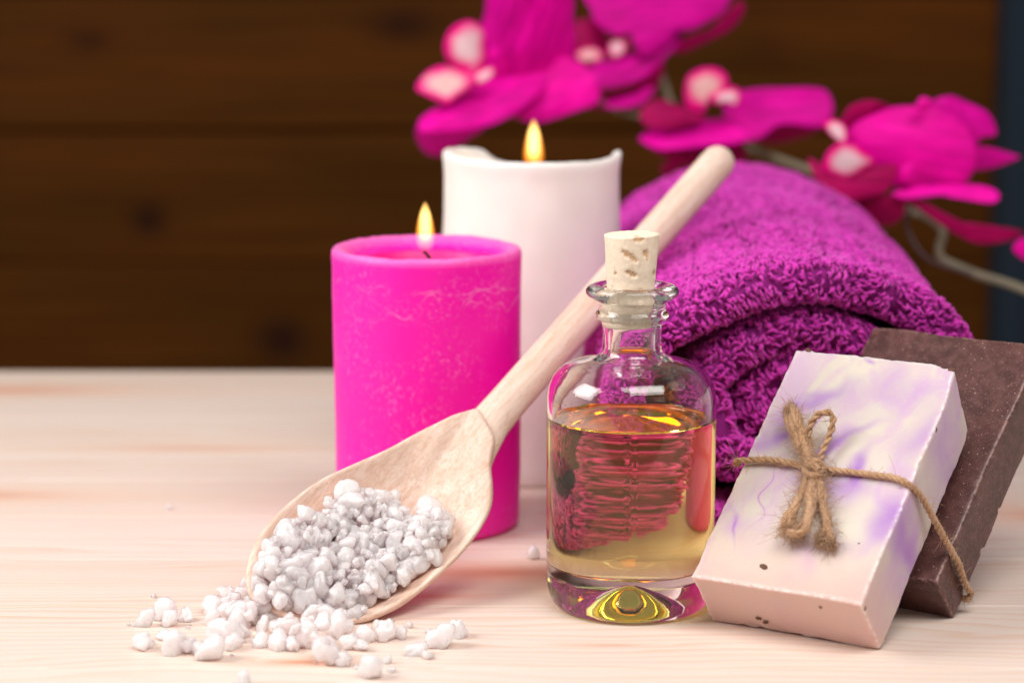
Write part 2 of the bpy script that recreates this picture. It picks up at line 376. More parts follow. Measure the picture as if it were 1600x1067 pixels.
LOOP2 = [[6.214,-1.986,5.46],[6.167,-1.543,5.953],[6.119,-1.313,6.359],[6.209,-1.215,6.863],[6.442,-1.268,7.193],[6.745,-1.319,7.295],[6.953,-1.285,7.151],[6.935,-1.478,6.873],[6.799,-1.57,6.483],[6.584,-1.766,6.048],[6.339,-2.043,5.541]]
LOOP3 = [[6.167,-2.012,5.421],[5.856,-2.667,5.006],[5.51,-3.277,4.542],[5.204,-3.533,4.155],[5.056,-3.743,3.871],[5.143,-4.173,3.733],[5.404,-4.543,3.783],[5.699,-4.588,3.95],[5.859,-4.064,4.398],[5.992,-3.222,4.866],[6.181,-2.277,5.368]]
LOOP3B = [[6.113,-2.103,5.396],[5.709,-3.019,4.818],[5.394,-3.573,4.277],[5.28,-3.894,3.864],[5.499,-4.27,3.825],[5.811,-4.137,4.193],[6.04,-3.596,4.62],[6.085,-2.961,5.03],[6.156,-2.312,5.331]]
TAIL1 = [[6.251,-2.052,5.43],[6.267,-2.911,5.018],[6.333,-3.53,4.603],[6.431,-4.042,4.214],[6.493,-4.489,3.791],[6.496,-4.855,3.53]]
TAIL2 = [[6.293,-2.072,5.434],[6.416,-2.96,4.984],[6.411,-3.43,4.579],[6.479,-4.022,4.12],[6.27,-4.568,3.633]]
KNOT = [[5.971,-1.773,5.503],[6.108,-2.087,5.733],[6.345,-2.319,5.74],[6.49,-2.257,5.522],[6.293,-2.634,5.359],[6.017,-2.547,5.362],[5.952,-1.953,5.43],[6.127,-2.31,5.647],[6.356,-2.635,5.518]]
FLAKES = [[[4.319,-4.356,2.572],"f",0.28,-0.35],[[4.254,-3.599,0.528],"b",0.2,0],[[4.496,-3.622,0.398],"b",0.22,0.6],[[6.006,-6.529,1.779],"f",0.13,-0.6],[[7.463,-6.732,1.794],"r",0.15,1.2],[[10.452,-2.035,6.809],"r",0.16,1.4],[[6.555,2.838,8.747],"f",0.22,-0.5],[[11.206,-0.306,8.602],"f",0.24,0.3],[[7.448,-4.984,3.541],"f",0.13,0.2]]
PU = [2.821,-2.156,-0.564,0.867,-0.002,6.369,10.392,2.646]
BR = [5.7,2.22,-0.62,0.85,0.0,6.9,10.8,2.2]
SP_O = [-11.46,-2.581,0.6]
SP_A = [0.537,0.712,0.452]
SP_N = [0.163,-0.614,0.772]
SP_W = [0.827,-0.341,-0.446]
SP_L = 30.31862221747524
SP_OUT = [[11.25,-0.16],[10.17,-0.75],[8.92,-1.36],[7.54,-1.85],[6.22,-2.37],[4.89,-2.85],[3.62,-3.08],[2.36,-3.15],[1.25,-3.02],[0.28,-2.66],[-0.41,-2.2],[-0.77,-1.65],[-0.78,-0.94],[-0.62,-0.24],[-0.08,0.75],[0.47,1.45],[1.08,1.98],[2.13,2.48],[3.02,2.7],[4.36,2.89],[5.71,2.96],[6.95,2.88],[8.06,2.61],[8.82,2.14],[9.4,1.67],[10.43,1.16]]
SALT = [[-16.97,-2.74,0.36],[-16.42,-1.87,0.49],[-16.18,-2.66,0.36],[-15.65,-2.08,0.31],[-16.68,-5.45,0.39],[-16.06,-4.36,0.28],[-15.54,-5.95,0.47],[-15.03,-5.91,0.36],[-14.69,-5.94,0.26],[-14.22,-6.57,0.51],[-14.75,-1.14,0.43],[-14.18,-1.82,0.54],[-13.72,-2.91,0.49],[-14.02,-4.57,0.52],[-13.58,-5.43,0.41],[-14.69,-2.64,0.38],[-13.32,-0.73,0.43],[-13.81,0.64,0.39],[-13.25,-2.51,0.42],[-12.75,-5.16,0.3],[-13.38,-4.08,0.33],[-12.69,-2.57,0.51],[-12.01,-3.96,0.59],[-11.7,-2.15,0.6],[-11.95,-0.01,0.48],[-11.13,-5.26,0.65],[-10.36,-6.95,0.72],[-10.87,-3.02,0.53],[-10.14,-3.96,0.59],[-10.57,-1.03,0.39],[-9.81,-2.3,0.4],[-11.65,-5.54,0.37],[-12.05,-5.44,0.47],[-9.12,-4.62,0.39],[-8.59,-4.35,0.44],[-8.05,-4.15,0.26],[-9.72,-5.43,0.41],[-9.79,-7.3,0.34],[-7.33,-6.06,0.36],[-7.03,-6.51,0.19],[-6.6,-5.15,0.54],[-6.08,-4.08,0.33],[-8.8,-8.5,0.48],[-8.33,-7.03,0.17],[-8.16,-7.98,0.13],[-12.83,-9.31,0.25],[-7.77,-2.93,0.18],[-17.2,0.9,0.12],[-18.45,14.22,0.13],[-3.44,6.25,0.29],[-12.74,0.33,0.35],[-12.84,-3.31,0.33],[-9.28,-5.53,0.3],[-11.33,-0.09,0.34],[-8.88,-3.04,0.22],[-14.65,0.93,0.28]]
HEAP = [[-0.52,-1.69],[0.06,-2.27],[0.9,-1.92],[1.54,-2.67],[2.43,-2.49],[3.75,-2.03],[4.52,-2.02],[5.48,-1.56],[6.01,-1.07],[6.11,-0.14],[6.01,0.64],[6.78,1.11],[6.41,1.79],[5.42,2.17],[3.89,2.1],[2.73,1.79],[1.44,1.31],[0.36,0.43],[-0.4,-0.4],[-0.64,-1.19]]
PETALS = [[0,"mag",0.6,[-3.049,42.6,17.78],[[-0.267,-1.638,3.116],[1.754,-1.023,3.098],[1.983,0.039,1.112],[2.078,0.91,-0.574],[1.496,1.414,-1.931],[0.158,1.085,-2.074],[-1.173,0.5,-1.703],[-2.0,0.328,-1.857],[-1.898,-0.065,-1.009],[-1.337,-0.481,0.159],[-0.782,-0.976,1.482]]],[0,"pur",0.4,[-4.761,43.6,18.396],[[-0.448,-0.642,2.44],[1.849,-1.106,2.454],[1.53,-0.348,0.14],[0.539,0.458,-1.886],[-0.465,0.764,-2.238],[-1.064,0.683,-1.567],[-1.123,0.291,-0.22],[-0.851,-0.065,0.784]]],[0,"mag",0.5,[-5.665,42.0,14.629],[[-3.289,-1.242,-0.835],[-2.487,-0.658,-0.23],[-1.189,0.023,0.372],[0.12,0.82,1.137],[1.443,1.403,1.593],[3.11,2.056,2.048],[3.438,1.563,1.251],[2.766,0.774,0.315],[1.772,0.039,-0.451],[0.459,-0.643,-1.05],[-0.683,-1.031,-1.278],[-2.145,-1.392,-1.376],[-3.116,-1.596,-1.39]]],[0,"pur",0.3,[-7.472,42.5,12.798],[[-1.623,-0.68,0.576],[-0.039,-0.766,0.846],[1.603,-0.652,0.902],[1.763,-0.248,0.471],[1.095,0.101,0.009],[0.253,0.566,-0.6],[-0.422,0.854,-0.996],[-1.085,0.715,-0.915],[-1.56,0.138,-0.326]]],[0,"pnk",0.5,[-2.065,43.2,14.945],[[-0.827,0.598,1.748],[0.166,0.369,2.093],[1.483,-0.119,1.627],[2.301,-0.557,0.668],[2.3,-0.751,-0.306],[1.153,-0.51,-0.82],[-0.166,-0.206,-1.277],[-0.994,0.006,-1.461],[-1.825,0.303,-1.22],[-2.158,0.448,-0.999],[-1.492,0.434,-0.066]]],[0,"lipw",0.5,[-6.525,41.2,17.509],[[-1.143,-0.263,0.169],[-0.78,-0.352,0.981],[0.031,-0.267,1.364],[0.677,-0.091,1.13],[0.901,0.085,0.474],[0.929,0.354,-0.841],[0.502,0.386,-1.429],[-0.149,0.215,-1.222],[-0.957,-0.061,-0.652]]],[0,"lipo",0.4,[-7.626,41.1,15.644],[[-1.484,-0.231,-0.165],[-1.005,0.177,0.554],[-0.194,0.444,0.927],[0.459,0.476,0.86],[1.278,0.397,0.539],[1.509,0.183,0.065],[0.632,-0.215,-0.557],[0.148,-0.45,-0.929],[-0.341,-0.434,-0.8],[-0.993,-0.341,-0.482]]],[0,"lipw",0.3,[-5.617,40.9,16.132],[[-0.559,0.0,-0.005],[0.093,0.0,0.384],[0.516,0.0,0.449],[0.45,0.0,-0.005],[-0.071,0.0,-0.395],[-0.43,0.0,-0.428]]],[0,"mag",0.2,[-5.145,41.7,17.135],[[-0.32,0.0,0.176],[0.105,0.0,0.371],[0.334,0.0,0.046],[0.137,0.0,-0.313],[-0.256,0.0,-0.28]]],[1,"pur",0.5,[3.639,48.0,18.436],[[-3.599,-0.245,2.087],[3.57,1.879,2.02],[3.834,1.551,1.002],[3.54,1.262,0.5],[2.648,0.797,0.007],[1.761,0.361,-0.417],[1.059,0.128,-0.473],[0.351,-0.347,-1.129],[-0.7,-0.92,-1.776],[-1.385,-0.856,-1.101],[-1.552,-0.706,-0.601],[-2.415,-0.96,-0.588],[-3.271,-1.013,-0.078],[-3.61,-0.847,0.59]]],[1,"pur",0.4,[2.211,47.6,16.287],[[2.73,1.621,1.792],[2.531,1.083,0.962],[1.816,0.548,0.308],[1.279,0.049,-0.344],[0.403,-0.414,-0.825],[-0.637,-0.81,-1.137],[-1.841,-1.138,-1.283],[-2.525,-1.269,-1.274],[-2.62,-0.897,-0.622],[-1.994,-0.384,0.024],[-0.958,-0.086,0.176],[0.438,0.579,0.819],[1.497,1.182,1.471]]],[1,"crim",0.3,[1.966,48.3,14.715],[[1.911,-0.969,1.658],[1.789,-0.305,0.692],[1.149,0.389,-0.392],[0.229,0.625,-0.86],[-0.986,0.573,-0.96],[-1.857,0.455,-0.916],[-2.112,0.121,-0.474],[-1.19,-0.087,-0.045],[0.008,-0.215,0.308],[1.017,-0.563,0.949]]],[1,"mag",0.2,[2.561,47.9,14.685],[[1.427,1.19,1.163],[1.156,0.579,0.515],[0.428,-0.271,-0.349],[-0.446,-0.67,-0.694],[-1.65,-0.811,-0.717],[-1.712,-0.586,-0.461],[-0.434,-0.352,-0.343],[0.378,0.158,0.133],[0.889,0.788,0.776]]],[1,"crim",0.2,[6.472,49.0,17.984],[[-2.051,0.042,-0.824],[-1.642,-0.0,-0.546],[-0.675,0.035,-0.342],[0.35,-0.018,0.175],[1.184,-0.193,1.039],[1.51,-0.316,1.556],[1.833,-0.211,1.313],[1.619,-0.024,0.621],[0.952,0.117,-0.072],[-0.074,0.17,-0.59],[-1.171,0.216,-1.109],[-1.864,0.187,-1.245]]],[1,"crim",0.4,[-0.187,48.3,17.445],[[-0.94,-0.009,-0.516],[-0.905,0.19,0.499],[-0.596,0.261,1.008],[0.09,0.234,1.215],[0.672,0.102,0.845],[1.048,-0.071,0.171],[1.047,-0.239,-0.673],[0.431,-0.226,-0.914],[-0.254,-0.145,-0.85],[-0.597,-0.097,-0.785]]],[1,"lipo",0.2,[-0.076,47.9,16.713],[[-0.715,0.03,0.101],[-0.2,0.111,0.369],[0.384,0.111,0.369],[0.76,0.01,0.034],[0.587,-0.091,-0.302],[-0.202,-0.111,-0.369],[-0.613,-0.06,-0.201]]],[1,"lipw",0.3,[1.379,47.5,17.116],[[-0.474,-0.014,-0.072],[-0.302,0.08,0.399],[0.279,0.113,0.567],[0.586,0.066,0.331],[0.381,-0.055,-0.274],[-0.064,-0.109,-0.543],[-0.406,-0.082,-0.408]]],[2,"lipo",0.4,[5.811,43.4,15.268],[[-1.059,0.008,-0.04],[-0.911,-0.126,0.632],[-0.259,-0.207,1.034],[0.569,-0.213,1.067],[1.078,-0.14,0.699],[1.195,-0.026,0.128],[0.94,0.042,-0.208],[0.285,0.109,-0.545],[-0.03,0.238,-1.188],[-0.767,0.21,-1.052],[-1.046,0.109,-0.545]]],[2,"crim",0.3,[4.04,43.5,13.928],[[-1.615,-0.301,0.055],[-1.104,0.03,0.626],[-0.429,0.199,0.713],[0.412,0.259,0.442],[1.425,0.391,0.264],[1.823,0.274,-0.227],[1.073,-0.0,-0.537],[-0.28,-0.352,-0.739],[-1.287,-0.495,-0.593]]],[2,"lipw",0.3,[6.943,43.2,14.841],[[-0.807,0.0,0.071],[-0.215,0.0,0.402],[0.448,0.0,0.501],[0.687,0.0,0.071],[0.528,0.0,-0.426],[-0.039,0.0,-0.26],[-0.602,0.0,-0.36]]],[2,"mag",0.3,[5.603,44.0,12.773],[[-3.144,-0.369,-0.061],[-2.117,0.144,0.395],[-0.755,0.494,0.633],[0.946,0.792,0.775],[2.638,0.865,0.668],[3.295,0.645,0.35],[2.754,0.175,-0.111],[1.888,-0.183,-0.413],[0.534,-0.391,-0.494],[-1.154,-0.685,-0.633],[-1.995,-0.817,-0.686],[-2.822,-0.645,-0.403]]],[2,"pur",0.4,[9.786,44.4,13.938],[[-2.537,0.914,0.814],[-1.203,0.819,1.158],[0.45,0.533,1.246],[2.091,0.2,1.236],[2.633,-0.082,0.89],[2.764,-0.509,0.088],[2.348,-0.749,-0.559],[1.69,-0.687,-0.698],[0.058,-0.31,-0.597],[-0.948,-0.438,-1.256],[-1.942,-0.361,-1.498],[-2.582,0.115,-0.803],[-2.891,0.578,-0.001]]],[2,"crim",0.2,[10.201,44.7,12.888],[[-1.967,-0.034,-0.204],[-0.528,-0.602,0.686],[1.007,-0.379,0.6],[1.96,-0.046,0.302],[1.166,0.275,-0.199],[-0.393,0.458,-0.621],[-1.251,0.336,-0.576]]],[2,"crim",0.3,[5.484,45.0,11.568],[[-2.48,-0.617,0.738],[-0.273,-0.332,0.61],[1.763,-0.154,0.661],[2.435,-0.154,0.796],[2.714,0.195,0.153],[2.446,0.489,-0.488],[1.133,0.243,-0.259],[-0.898,0.208,-0.595],[-1.559,0.39,-1.091],[-1.818,0.111,-0.585],[-1.427,-0.063,-0.16],[-2.019,-0.303,0.202]]],[3,"crim",0.3,[12.933,35.2,14.598],[[-1.114,0.196,-0.655],[-0.799,-0.092,0.306],[-0.045,-0.206,0.688],[0.735,-0.197,0.656],[1.288,-0.092,0.306],[0.491,0.1,-0.334],[-0.562,0.293,-0.976]]],[3,"pur",0.4,[17.758,34.9,14.319],[[-1.67,-0.314,0.936],[-0.688,0.038,1.219],[0.132,0.219,0.895],[1.285,0.448,0.315],[1.677,0.368,-0.677],[0.849,0.087,-0.839],[0.484,-0.137,-1.411],[-0.533,-0.314,-0.771],[-1.51,-0.388,0.323]]],[3,"pur",0.2,[19.275,35.0,12.525],[[-1.262,-0.459,0.405],[-0.448,-0.242,0.54],[1.076,0.301,0.111],[1.323,0.408,-0.057],[0.288,0.175,-0.441],[-0.962,-0.176,-0.561]]],[3,"pnk",1.0,[15.188,34.0,13.133],[[-3.378,0.016,0.158],[-2.861,0.108,1.078],[-1.784,0.16,1.6],[-0.86,0.191,1.906],[0.686,0.191,1.906],[1.772,0.16,1.6],[2.711,0.077,0.772],[3.066,-0.03,-0.303],[2.893,-0.122,-1.225],[2.282,-0.184,-1.84],[0.735,-0.202,-2.025],[-0.816,-0.196,-1.963],[-1.753,-0.122,-1.225],[-2.69,-0.046,-0.456]]],[3,"mag",0.15,[17.038,33.5,10.937],[[-2.9,-0.256,0.048],[-1.465,0.078,0.32],[-0.2,0.256,0.394],[1.373,0.381,0.349],[2.199,0.276,0.08],[2.29,0.043,-0.266],[1.829,-0.141,-0.462],[0.37,-0.135,-0.245],[-1.179,-0.117,0.001],[-2.295,-0.381,-0.216]]],[3,"lipw",0.5,[11.867,32.8,12.615],[[-1.179,-0.037,-0.403],[-1.028,-0.172,0.348],[-0.492,-0.212,0.812],[0.285,-0.126,0.773],[0.833,0.005,0.392],[1.293,0.14,-0.052],[0.966,0.169,-0.363],[0.055,0.171,-0.826],[-0.73,0.065,-0.691]]],[3,"crim",0.4,[12.153,33.1,11.689],[[-2.131,0.079,0.973],[-1.545,0.01,0.548],[-0.99,-0.044,0.183],[-0.213,-0.005,0.055],[0.419,0.182,0.468],[1.83,0.382,0.664],[2.201,0.346,0.42],[1.97,0.126,-0.238],[1.492,-0.055,-0.681],[0.551,-0.218,-0.91],[-0.388,-0.38,-1.138],[-1.312,-0.282,-0.501],[-1.862,-0.138,0.162]]],[3,"crim",0.3,[13.463,33.8,10.185],[[-1.46,-0.374,0.749],[0.247,-0.341,0.683],[1.346,-0.259,0.518],[1.34,0.156,-0.312],[0.862,0.407,-0.814],[0.086,0.424,-0.847],[-0.833,0.173,-0.345],[-1.579,-0.176,0.352]]],[3,"lipw",0.3,[11.42,33.7,13.951],[[-0.66,0.0,0.296],[-0.142,0.0,0.543],[0.453,0.0,0.142],[0.409,0.0,-0.599],[-0.059,0.0,-0.383]]],[3,"pnk",0.3,[14.885,33.0,12.057],[[-0.411,0.0,-0.056],[-0.145,0.0,0.345],[0.284,0.0,0.407],[0.36,0.0,-0.117],[-0.089,0.0,-0.58]]],[3,"pnk",0.3,[15.553,33.5,15.193],[[-0.407,0.0,-0.16],[-0.115,0.0,0.362],[0.35,0.0,0.239],[0.269,0.0,-0.16],[-0.096,0.0,-0.283]]],[3,"crim",0.2,[17.841,34.0,9.382],[[-3.148,-0.595,1.399],[-2.252,-0.452,1.133],[-0.935,-0.144,0.253],[0.668,0.072,-0.025],[2.598,0.328,-0.34],[2.871,0.401,-0.57],[2.004,0.383,-0.914],[0.736,0.272,-0.994],[-0.573,0.028,-0.427],[-1.895,-0.281,0.458]]],[4,"pnk",0.3,[20.832,34.0,8.066],[[-0.647,0.0,0.138],[-0.135,0.0,0.641],[0.571,0.0,0.075],[0.373,0.0,-0.491],[-0.162,0.0,-0.365]]]]
STEM = [[21.84,33.0,5.776],[20.154,34.0,6.408],[18.765,35.0,6.733],[17.808,35.0,7.115],[16.85,35.0,7.591],[16.77,35.0,8.162],[16.937,35.0,8.891],[16.492,36.0,9.366],[15.532,37.0,9.721],[13.24,39.0,10.389],[11.197,41.0,11.215],[8.811,47.0,11.714],[6.131,48.0,12.654],[4.695,50.0,13.629],[4.037,51.0,15.373],[3.193,52.0,17.417],[2.293,52.0,19.517],[1.749,52.0,21.607]]
STEM2 = [[4.809,49.0,13.259],[2.673,48.0,13.447],[0.945,48.0,13.998],[-0.809,47.0,15.305],[-2.191,46.0,16.051]]
WIRE = [[15.402,36.0,9.906],[15.137,35.0,9.27],[15.395,34.5,8.452],[16.055,34.0,7.67],[17.317,34.0,7.197],[18.261,34.0,6.945]]
# ================================================================ table and wall
KNOTS = [(-4.3, 4.35, 3.4, .95, 1.), (-7.2, 1.1, 1.9, .40, .6), (-11.2, -6.9, 1.1, .28, 1.1), (-27.5, 16.8, 4., .8, .7), (-30., 40., 5., 1.2, .7), (18.5, 13.2, 3., 1.2, .8), (-1.0, -5.0, 1.3, .16, .5), (-19., 26., 5., .7, .4), (9., 24., 4., 1., .5)]
WALL_KNOTS = [(-12.1, 16.1, 2.4, 1.3, .8), (-30.8, 1.9, 1.3, 1.2, .9), (-21.2, -6.9, 2.0, 1.6, .95), (-34.8, 15.0, 1.7, .9, .6), (14., 14.5, 2., 1.2, .3)]
WALL_A = (.088, .026, .004); WALL_B = (.060, .021, .003); WALL_C = (.028, .009, .002)
SWIRLS = []; VEINS = []
def noisy_box(x0, x1, y0, y1, z0, z1, bev, nx=2, ny=2):
    """a board with rounded long edges (profile in y, z run along x)"""
    prof = []
    for (cy_, cz_, a0) in ((y1-bev, z1-bev, 0), (y0+bev, z1-bev, 90), (y0+bev, z0+bev, 180), (y1-bev, z0+bev, 270)):
        for a in (0, 30, 60, 90): prof.append((cy_+bev*cos(radians(a0+a)), cz_+bev*sin(radians(a0+a))))
    V = []; m = len(prof)
    for i in range(nx):
        x = x0+(x1-x0)*i/(nx-1)
        for (y, z) in prof: V.append((x, y, z))
    F = grid_faces(nx, m, wrap_v=True)
    F.append(list(range(m))); F.append([(nx-1)*m+j for j in range(m)][::-1])
    return V, F
pine = mat_pine()
table = tag(empty('table', (0, 15, 0)), 'pale pine table top of glued boards under the candles, towel, bottle and soaps', 'table')
ys = [-26, -19.6, -13.2, -7.6, -.15, 6.3, 13.1, 19.6, 25., 33.2, 39.5, 45.4]
for a, b in zip(ys[:-1], ys[1:]):
    V, F = noisy_box(-75, 75, a+.012, b-.012, -2.6, 0, .05 if b < 45 else .15)
    obj('board', V, F, pine, table, smooth=False)
wallm = mat_wall()
wall = tag(empty('wood_wall', (0, 95, 0)), 'dark brown stained wall of wide horizontal planks behind the table', 'wall')
zs = [-60, -40.4, -30.6, -20.9, -11.1, -1.3, 8.43, 18.2, 28., 37.8, 47.6]
for a, b in zip(zs[:-1], zs[1:]):
    g = .11 if abs(a-8.43) < .1 else .03
    g2 = .11 if abs(b-8.43) < .1 else .05
    V, F = noisy_box(-110, 31.6, 95, 97.2, a+g, b-g2, .25)
    obj('plank', V, F, wallm, wall, smooth=False)
V, F = noisy_box(-110, 31.6, 97.25, 98.5, -60, 47.6, .1)
obj('backing', V, F, mat_plain('wall_backing', (.03, .012, .006), .8), wall, smooth=False)
# dark blue curtain at the right end of the wall
V = []; nu = 60
for i in range(nu):
    x = 30.9+60*i/(nu-1)
    for j in range(12):
        z = -60+108*j/11
        V.append((x, 93.6+.9*sin(x*1.1)+.3*sin(x*2.7+z*.05), z))
cur = obj('curtain', V, grid_faces(nu, 12, flip=True), mat_plain('blue_cloth', (.0012, .010, .021), .9), None)
so = cur.modifiers.new('s', 'SOLIDIFY'); so.thickness = .002
tag(cur, 'dark blue cloth curtain beside the brown plank wall', 'curtain')

# ================================================================ candles
def candle_wick(parent, P, rad, mat): return obj('wick', *tube(resample(catmull(P, 8), .05), rad, 8), mat, parent)
wickm = mat_plain('burnt_wick', (.02, .015, .015), .9)
def flame(parent, base, h, R, lean=0.):
    prof = []
    n = 22
    for i in range(n+1):
        u = i/n
        r = R*(sin(pi*min(1, u**.66))**.62 if 0 < u < 1 else 0)*(1-.30*u)
        prof.append((max(r, .0008)*1.18, u*h))
    bx, by, bz = base
    V, F = lathe(prof, 28, (bx, by, bz), fn=lambda r, z, t, k: (r, z))
    V = [(x+lean*((z-bz)/h)**2, y, z) for x, y, z in V]
    o = obj('flame', V, F, mat_flame(bz, bz+h, bx, by, R*1.05), parent)
    pl = bpy.data.lights.new('flame_light', 'POINT'); pl.energy = .0035; pl.color = (1, .62, .28); pl.shadow_soft_size = .3*S
    lo_ = bpy.data.objects.new('flame_light', pl); COL.objects.link(lo_); lo_.location = (bx*S, (by-.0)*S, (bz+h*.5)*S)
    return o
# pink
CX, CYY = -7.62, 12.0
pc = tag(empty('pink_candle', (CX, CYY, 0)), 'lit hot pink pillar candle standing in front of the white one', 'candle')
prof = [(0, 0), (3.2, 0), (3.52, .03), (3.66, .14), (3.70, .35)]
prof += [(3.70+.09*z/11, z) for z in np.linspace(.8, 10.7, 26)]
prof += [(3.80, 10.95), (3.79, 11.12), (3.73, 11.24), (3.62, 11.29), (3.45, 11.25), (3.22, 11.12), (3.05, 10.95), (2.95, 10.86), (2.75, 10.82), (2.62, 10.74), (2.55, 10.5), (2.48, 10.34), (2.30, 10.28), (2.1, 10.26), (1.7, 10.24), (1.0, 10.24), (.4, 10.24), (.001, 10.24)]
def pfn(r, z, t, k):
    nz = noise.noise(Vector((cos(t)*1.5, sin(t)*1.5, z*.35+3)))
    if r > 2.2 and z > .5: r = r+.035*nz+.012*noise.noise(Vector((cos(t)*5, sin(t)*5, z*1.1)))
    if z > 10.4: z += .05*noise.noise(Vector((cos(t)*2.2, sin(t)*2.2, r*1.2)))+.03*noise.noise(Vector((cos(t)*r*3, sin(t)*r*3, 4.)))
    return r, z
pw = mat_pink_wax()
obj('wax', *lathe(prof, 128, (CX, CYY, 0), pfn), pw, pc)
candle_wick(pc, [(CX+.12, CYY-.05, 10.4), (CX+.13, CYY-.05, 10.75), (CX+.02, CYY-.08, 10.98), (CX-.13, CYY-.1, 11.12)], .075, wickm)
flame(pc, (CX-.05, CYY-.05, 11.10), 2.02, .375)
# white
WX, WY = -3.36, 21.8
wc = tag(empty('white_candle', (WX, WY, 0)), 'lit white pillar candle, tall, with an uneven melted rim', 'candle')
def rimz(t):
    d = math.degrees(t) % 360
    xs = [0, 14, 28, 60, 100, 116, 128, 150, 170, 182, 200, 225, 250, 270, 295, 325, 345, 352, 360]
    zsr = [.06, -.25, -.7, -.95, -.95, -.70, -.15, .02, .05, .10, .04, -.04, -.08, -.1, -.12, -.12, -.03, .04, .06]
    return float(np.interp(d, xs, zsr))
prof = [(0, 0), (3.6, 0), (3.85, .06), (3.95, .3)]+[(3.95-.13*z/14, z) for z in np.linspace(.8, 13.2, 30)]
prof += [(3.85, 13.45), (3.88, 13.72), (3.90, 13.92), (3.88, 14.04), (3.80, 14.11), (3.68, 14.10), (3.56, 14.02), (3.48, 13.85), (3.42, 13.55), (3.3, 13.2), (3.0, 12.85), (2.2, 12.6), (1.2, 12.5), (.5, 12.5), (.001, 12.5)]
def wfn(r, z, t, k):
    r0 = r
    if z > 12 and r0 > 2.9: z = z+rimz(t)*min(1, max(0, (z-12.3)/1.5))
    if z > 13.0 and r0 > 3.3:
        d = math.degrees(t) % 360; lump = exp(-((d-160)/26)**2)
        if z > 13.3: r -= .28*lump*(z-13.3)*(1 if r0 < 3.8 else .15)
        z += .05*noise.noise(Vector((cos(t)*3.2, sin(t)*3.2, 1)))+.02*noise.noise(Vector((cos(t)*11, sin(t)*11, 1)))
    if r0 > 3: r += .06*noise.noise(Vector((cos(t)*1.4, sin(t)*1.4, z*.25)))+.02*noise.noise(Vector((cos(t)*5, sin(t)*5, z*1.)))
    return r, z
ww = mat_white_wax()
obj('wax', *lathe(prof, 144, (WX, WY, 0), wfn), ww, wc)
# the curled flap of wax on the left of the rim
fl = []
for i in range(26):
    t = radians(188-72*i/25); q = i/25
    fl.append((WX+(3.62-.05*q)*cos(t), WY+3.62*sin(t), 13.86+rimz(t)*.9+.03*sin(q*9)))
obj('rim_curl', *tube(np.array(fl), np.array([.02+.20*sin(pi*min(1., (i+.5)/26))**.5 for i in range(26)]), 14), ww, wc)
candle_wick(wc, [(WX+.05, WY, 12.4), (WX+.06, WY, 12.9), (WX+.1, WY, 13.35), (WX+.02, WY, 13.6)], .08, wickm)
flame(wc, (WX+.08, WY, 13.25), 2.30, .43)

# ================================================================ glass bottle
bt = tag(empty('oil_bottle', (0, 0, 0)), 'round clear glass bottle half full of yellow oil, stopped with a cork', 'bottle')
glass = mat_glass()
LIQ = 6.90
outer = [(.001, 1.02), (.15, .99), (.35, .91), (.6, .76), (.85, .61), (1.1, .47), (1.4, .33), (1.7, .18), (1.95, .07), (2.2, .012), (2.38, .0), (2.55, .03), (2.70, .12), (2.83, .30), (2.92, .55), (2.98, .85), (3.0, 1.2)]
outer += [(3.0, z) for z in np.linspace(1.8, 7.1, 14)]
outer += [(2.995, 7.4), (2.97, 7.7), (2.91, 8.0), (2.80, 8.27), (2.63, 8.50), (2.40, 8.68), (2.12, 8.81), (1.80, 8.89), (1.50, 8.95), (1.28, 9.02), (1.13, 9.14), (1.06, 9.3), (1.03, 9.5), (1.02, 9.8), (1.03, 10.05), (1.06, 10.22), (1.12, 10.32), (1.22, 10.38), (1.29, 10.46), (1.30, 10.55), (1.26, 10.64), (1.19, 10.70), (1.17, 10.80), (1.19, 10.92), (1.26, 11.02), (1.40, 11.10), (1.54, 11.18), (1.63, 11.29), (1.64, 11.41), (1.57, 11.52), (1.42, 11.58), (1.24, 11.59), (1.08, 11.56), (.96, 11.49), (.89, 11.38), (.86, 11.2)]
innertop = [(.84, 10.8), (.80, 10.3), (.78, 9.8), (.78, 9.4), (.81, 9.15), (.92, 8.98), (1.15, 8.86), (1.45, 8.78), (1.78, 8.70), (2.08, 8.61), (2.32, 8.47), (2.52, 8.28), (2.66, 8.05), (2.75, 7.75), (2.79, 7.4), (2.80, LIQ+.12), (2.80, LIQ+.0)]
V, F = lathe(outer+innertop, 160)
# faint mould seam on the side towards the room
V = [(x*(1+.006*exp(-((math.atan2(y, x)+1.62)/.03)**2)), y*(1+.006*exp(-((math.atan2(y, x)+1.62)/.03)**2)), z) for x, y, z in V]
obj('glass', V, F, glass, bt)
side = [(.001, 1.52), (.6, 1.52), (1.2, 1.515), (1.7, 1.50), (2.1, 1.50), (2.4, 1.54), (2.6, 1.62), (2.73, 1.76), (2.79, 1.95), (2.80, 2.2)]+[(2.80, z) for z in np.linspace(2.7, LIQ, 12)]
topp = [(2.74, LIQ-.055), (2.65, LIQ-.085), (2.5, LIQ-.10), (2., LIQ-.11), (1., LIQ-.11), (.001, LIQ-.11)]
V, F = lathe(side+topp, 160)
m = len(side)+len(topp)
midx = []
for j in range(160):
    for k in range(m-1): midx.append(0 if k < len(side)-1 else 1)
oil = obj('oil', V, F, [mat_oil(1.47/1.5, 'oil_against_glass'), mat_oil(1.47, 'oil_surface')], bt, midx=midx)
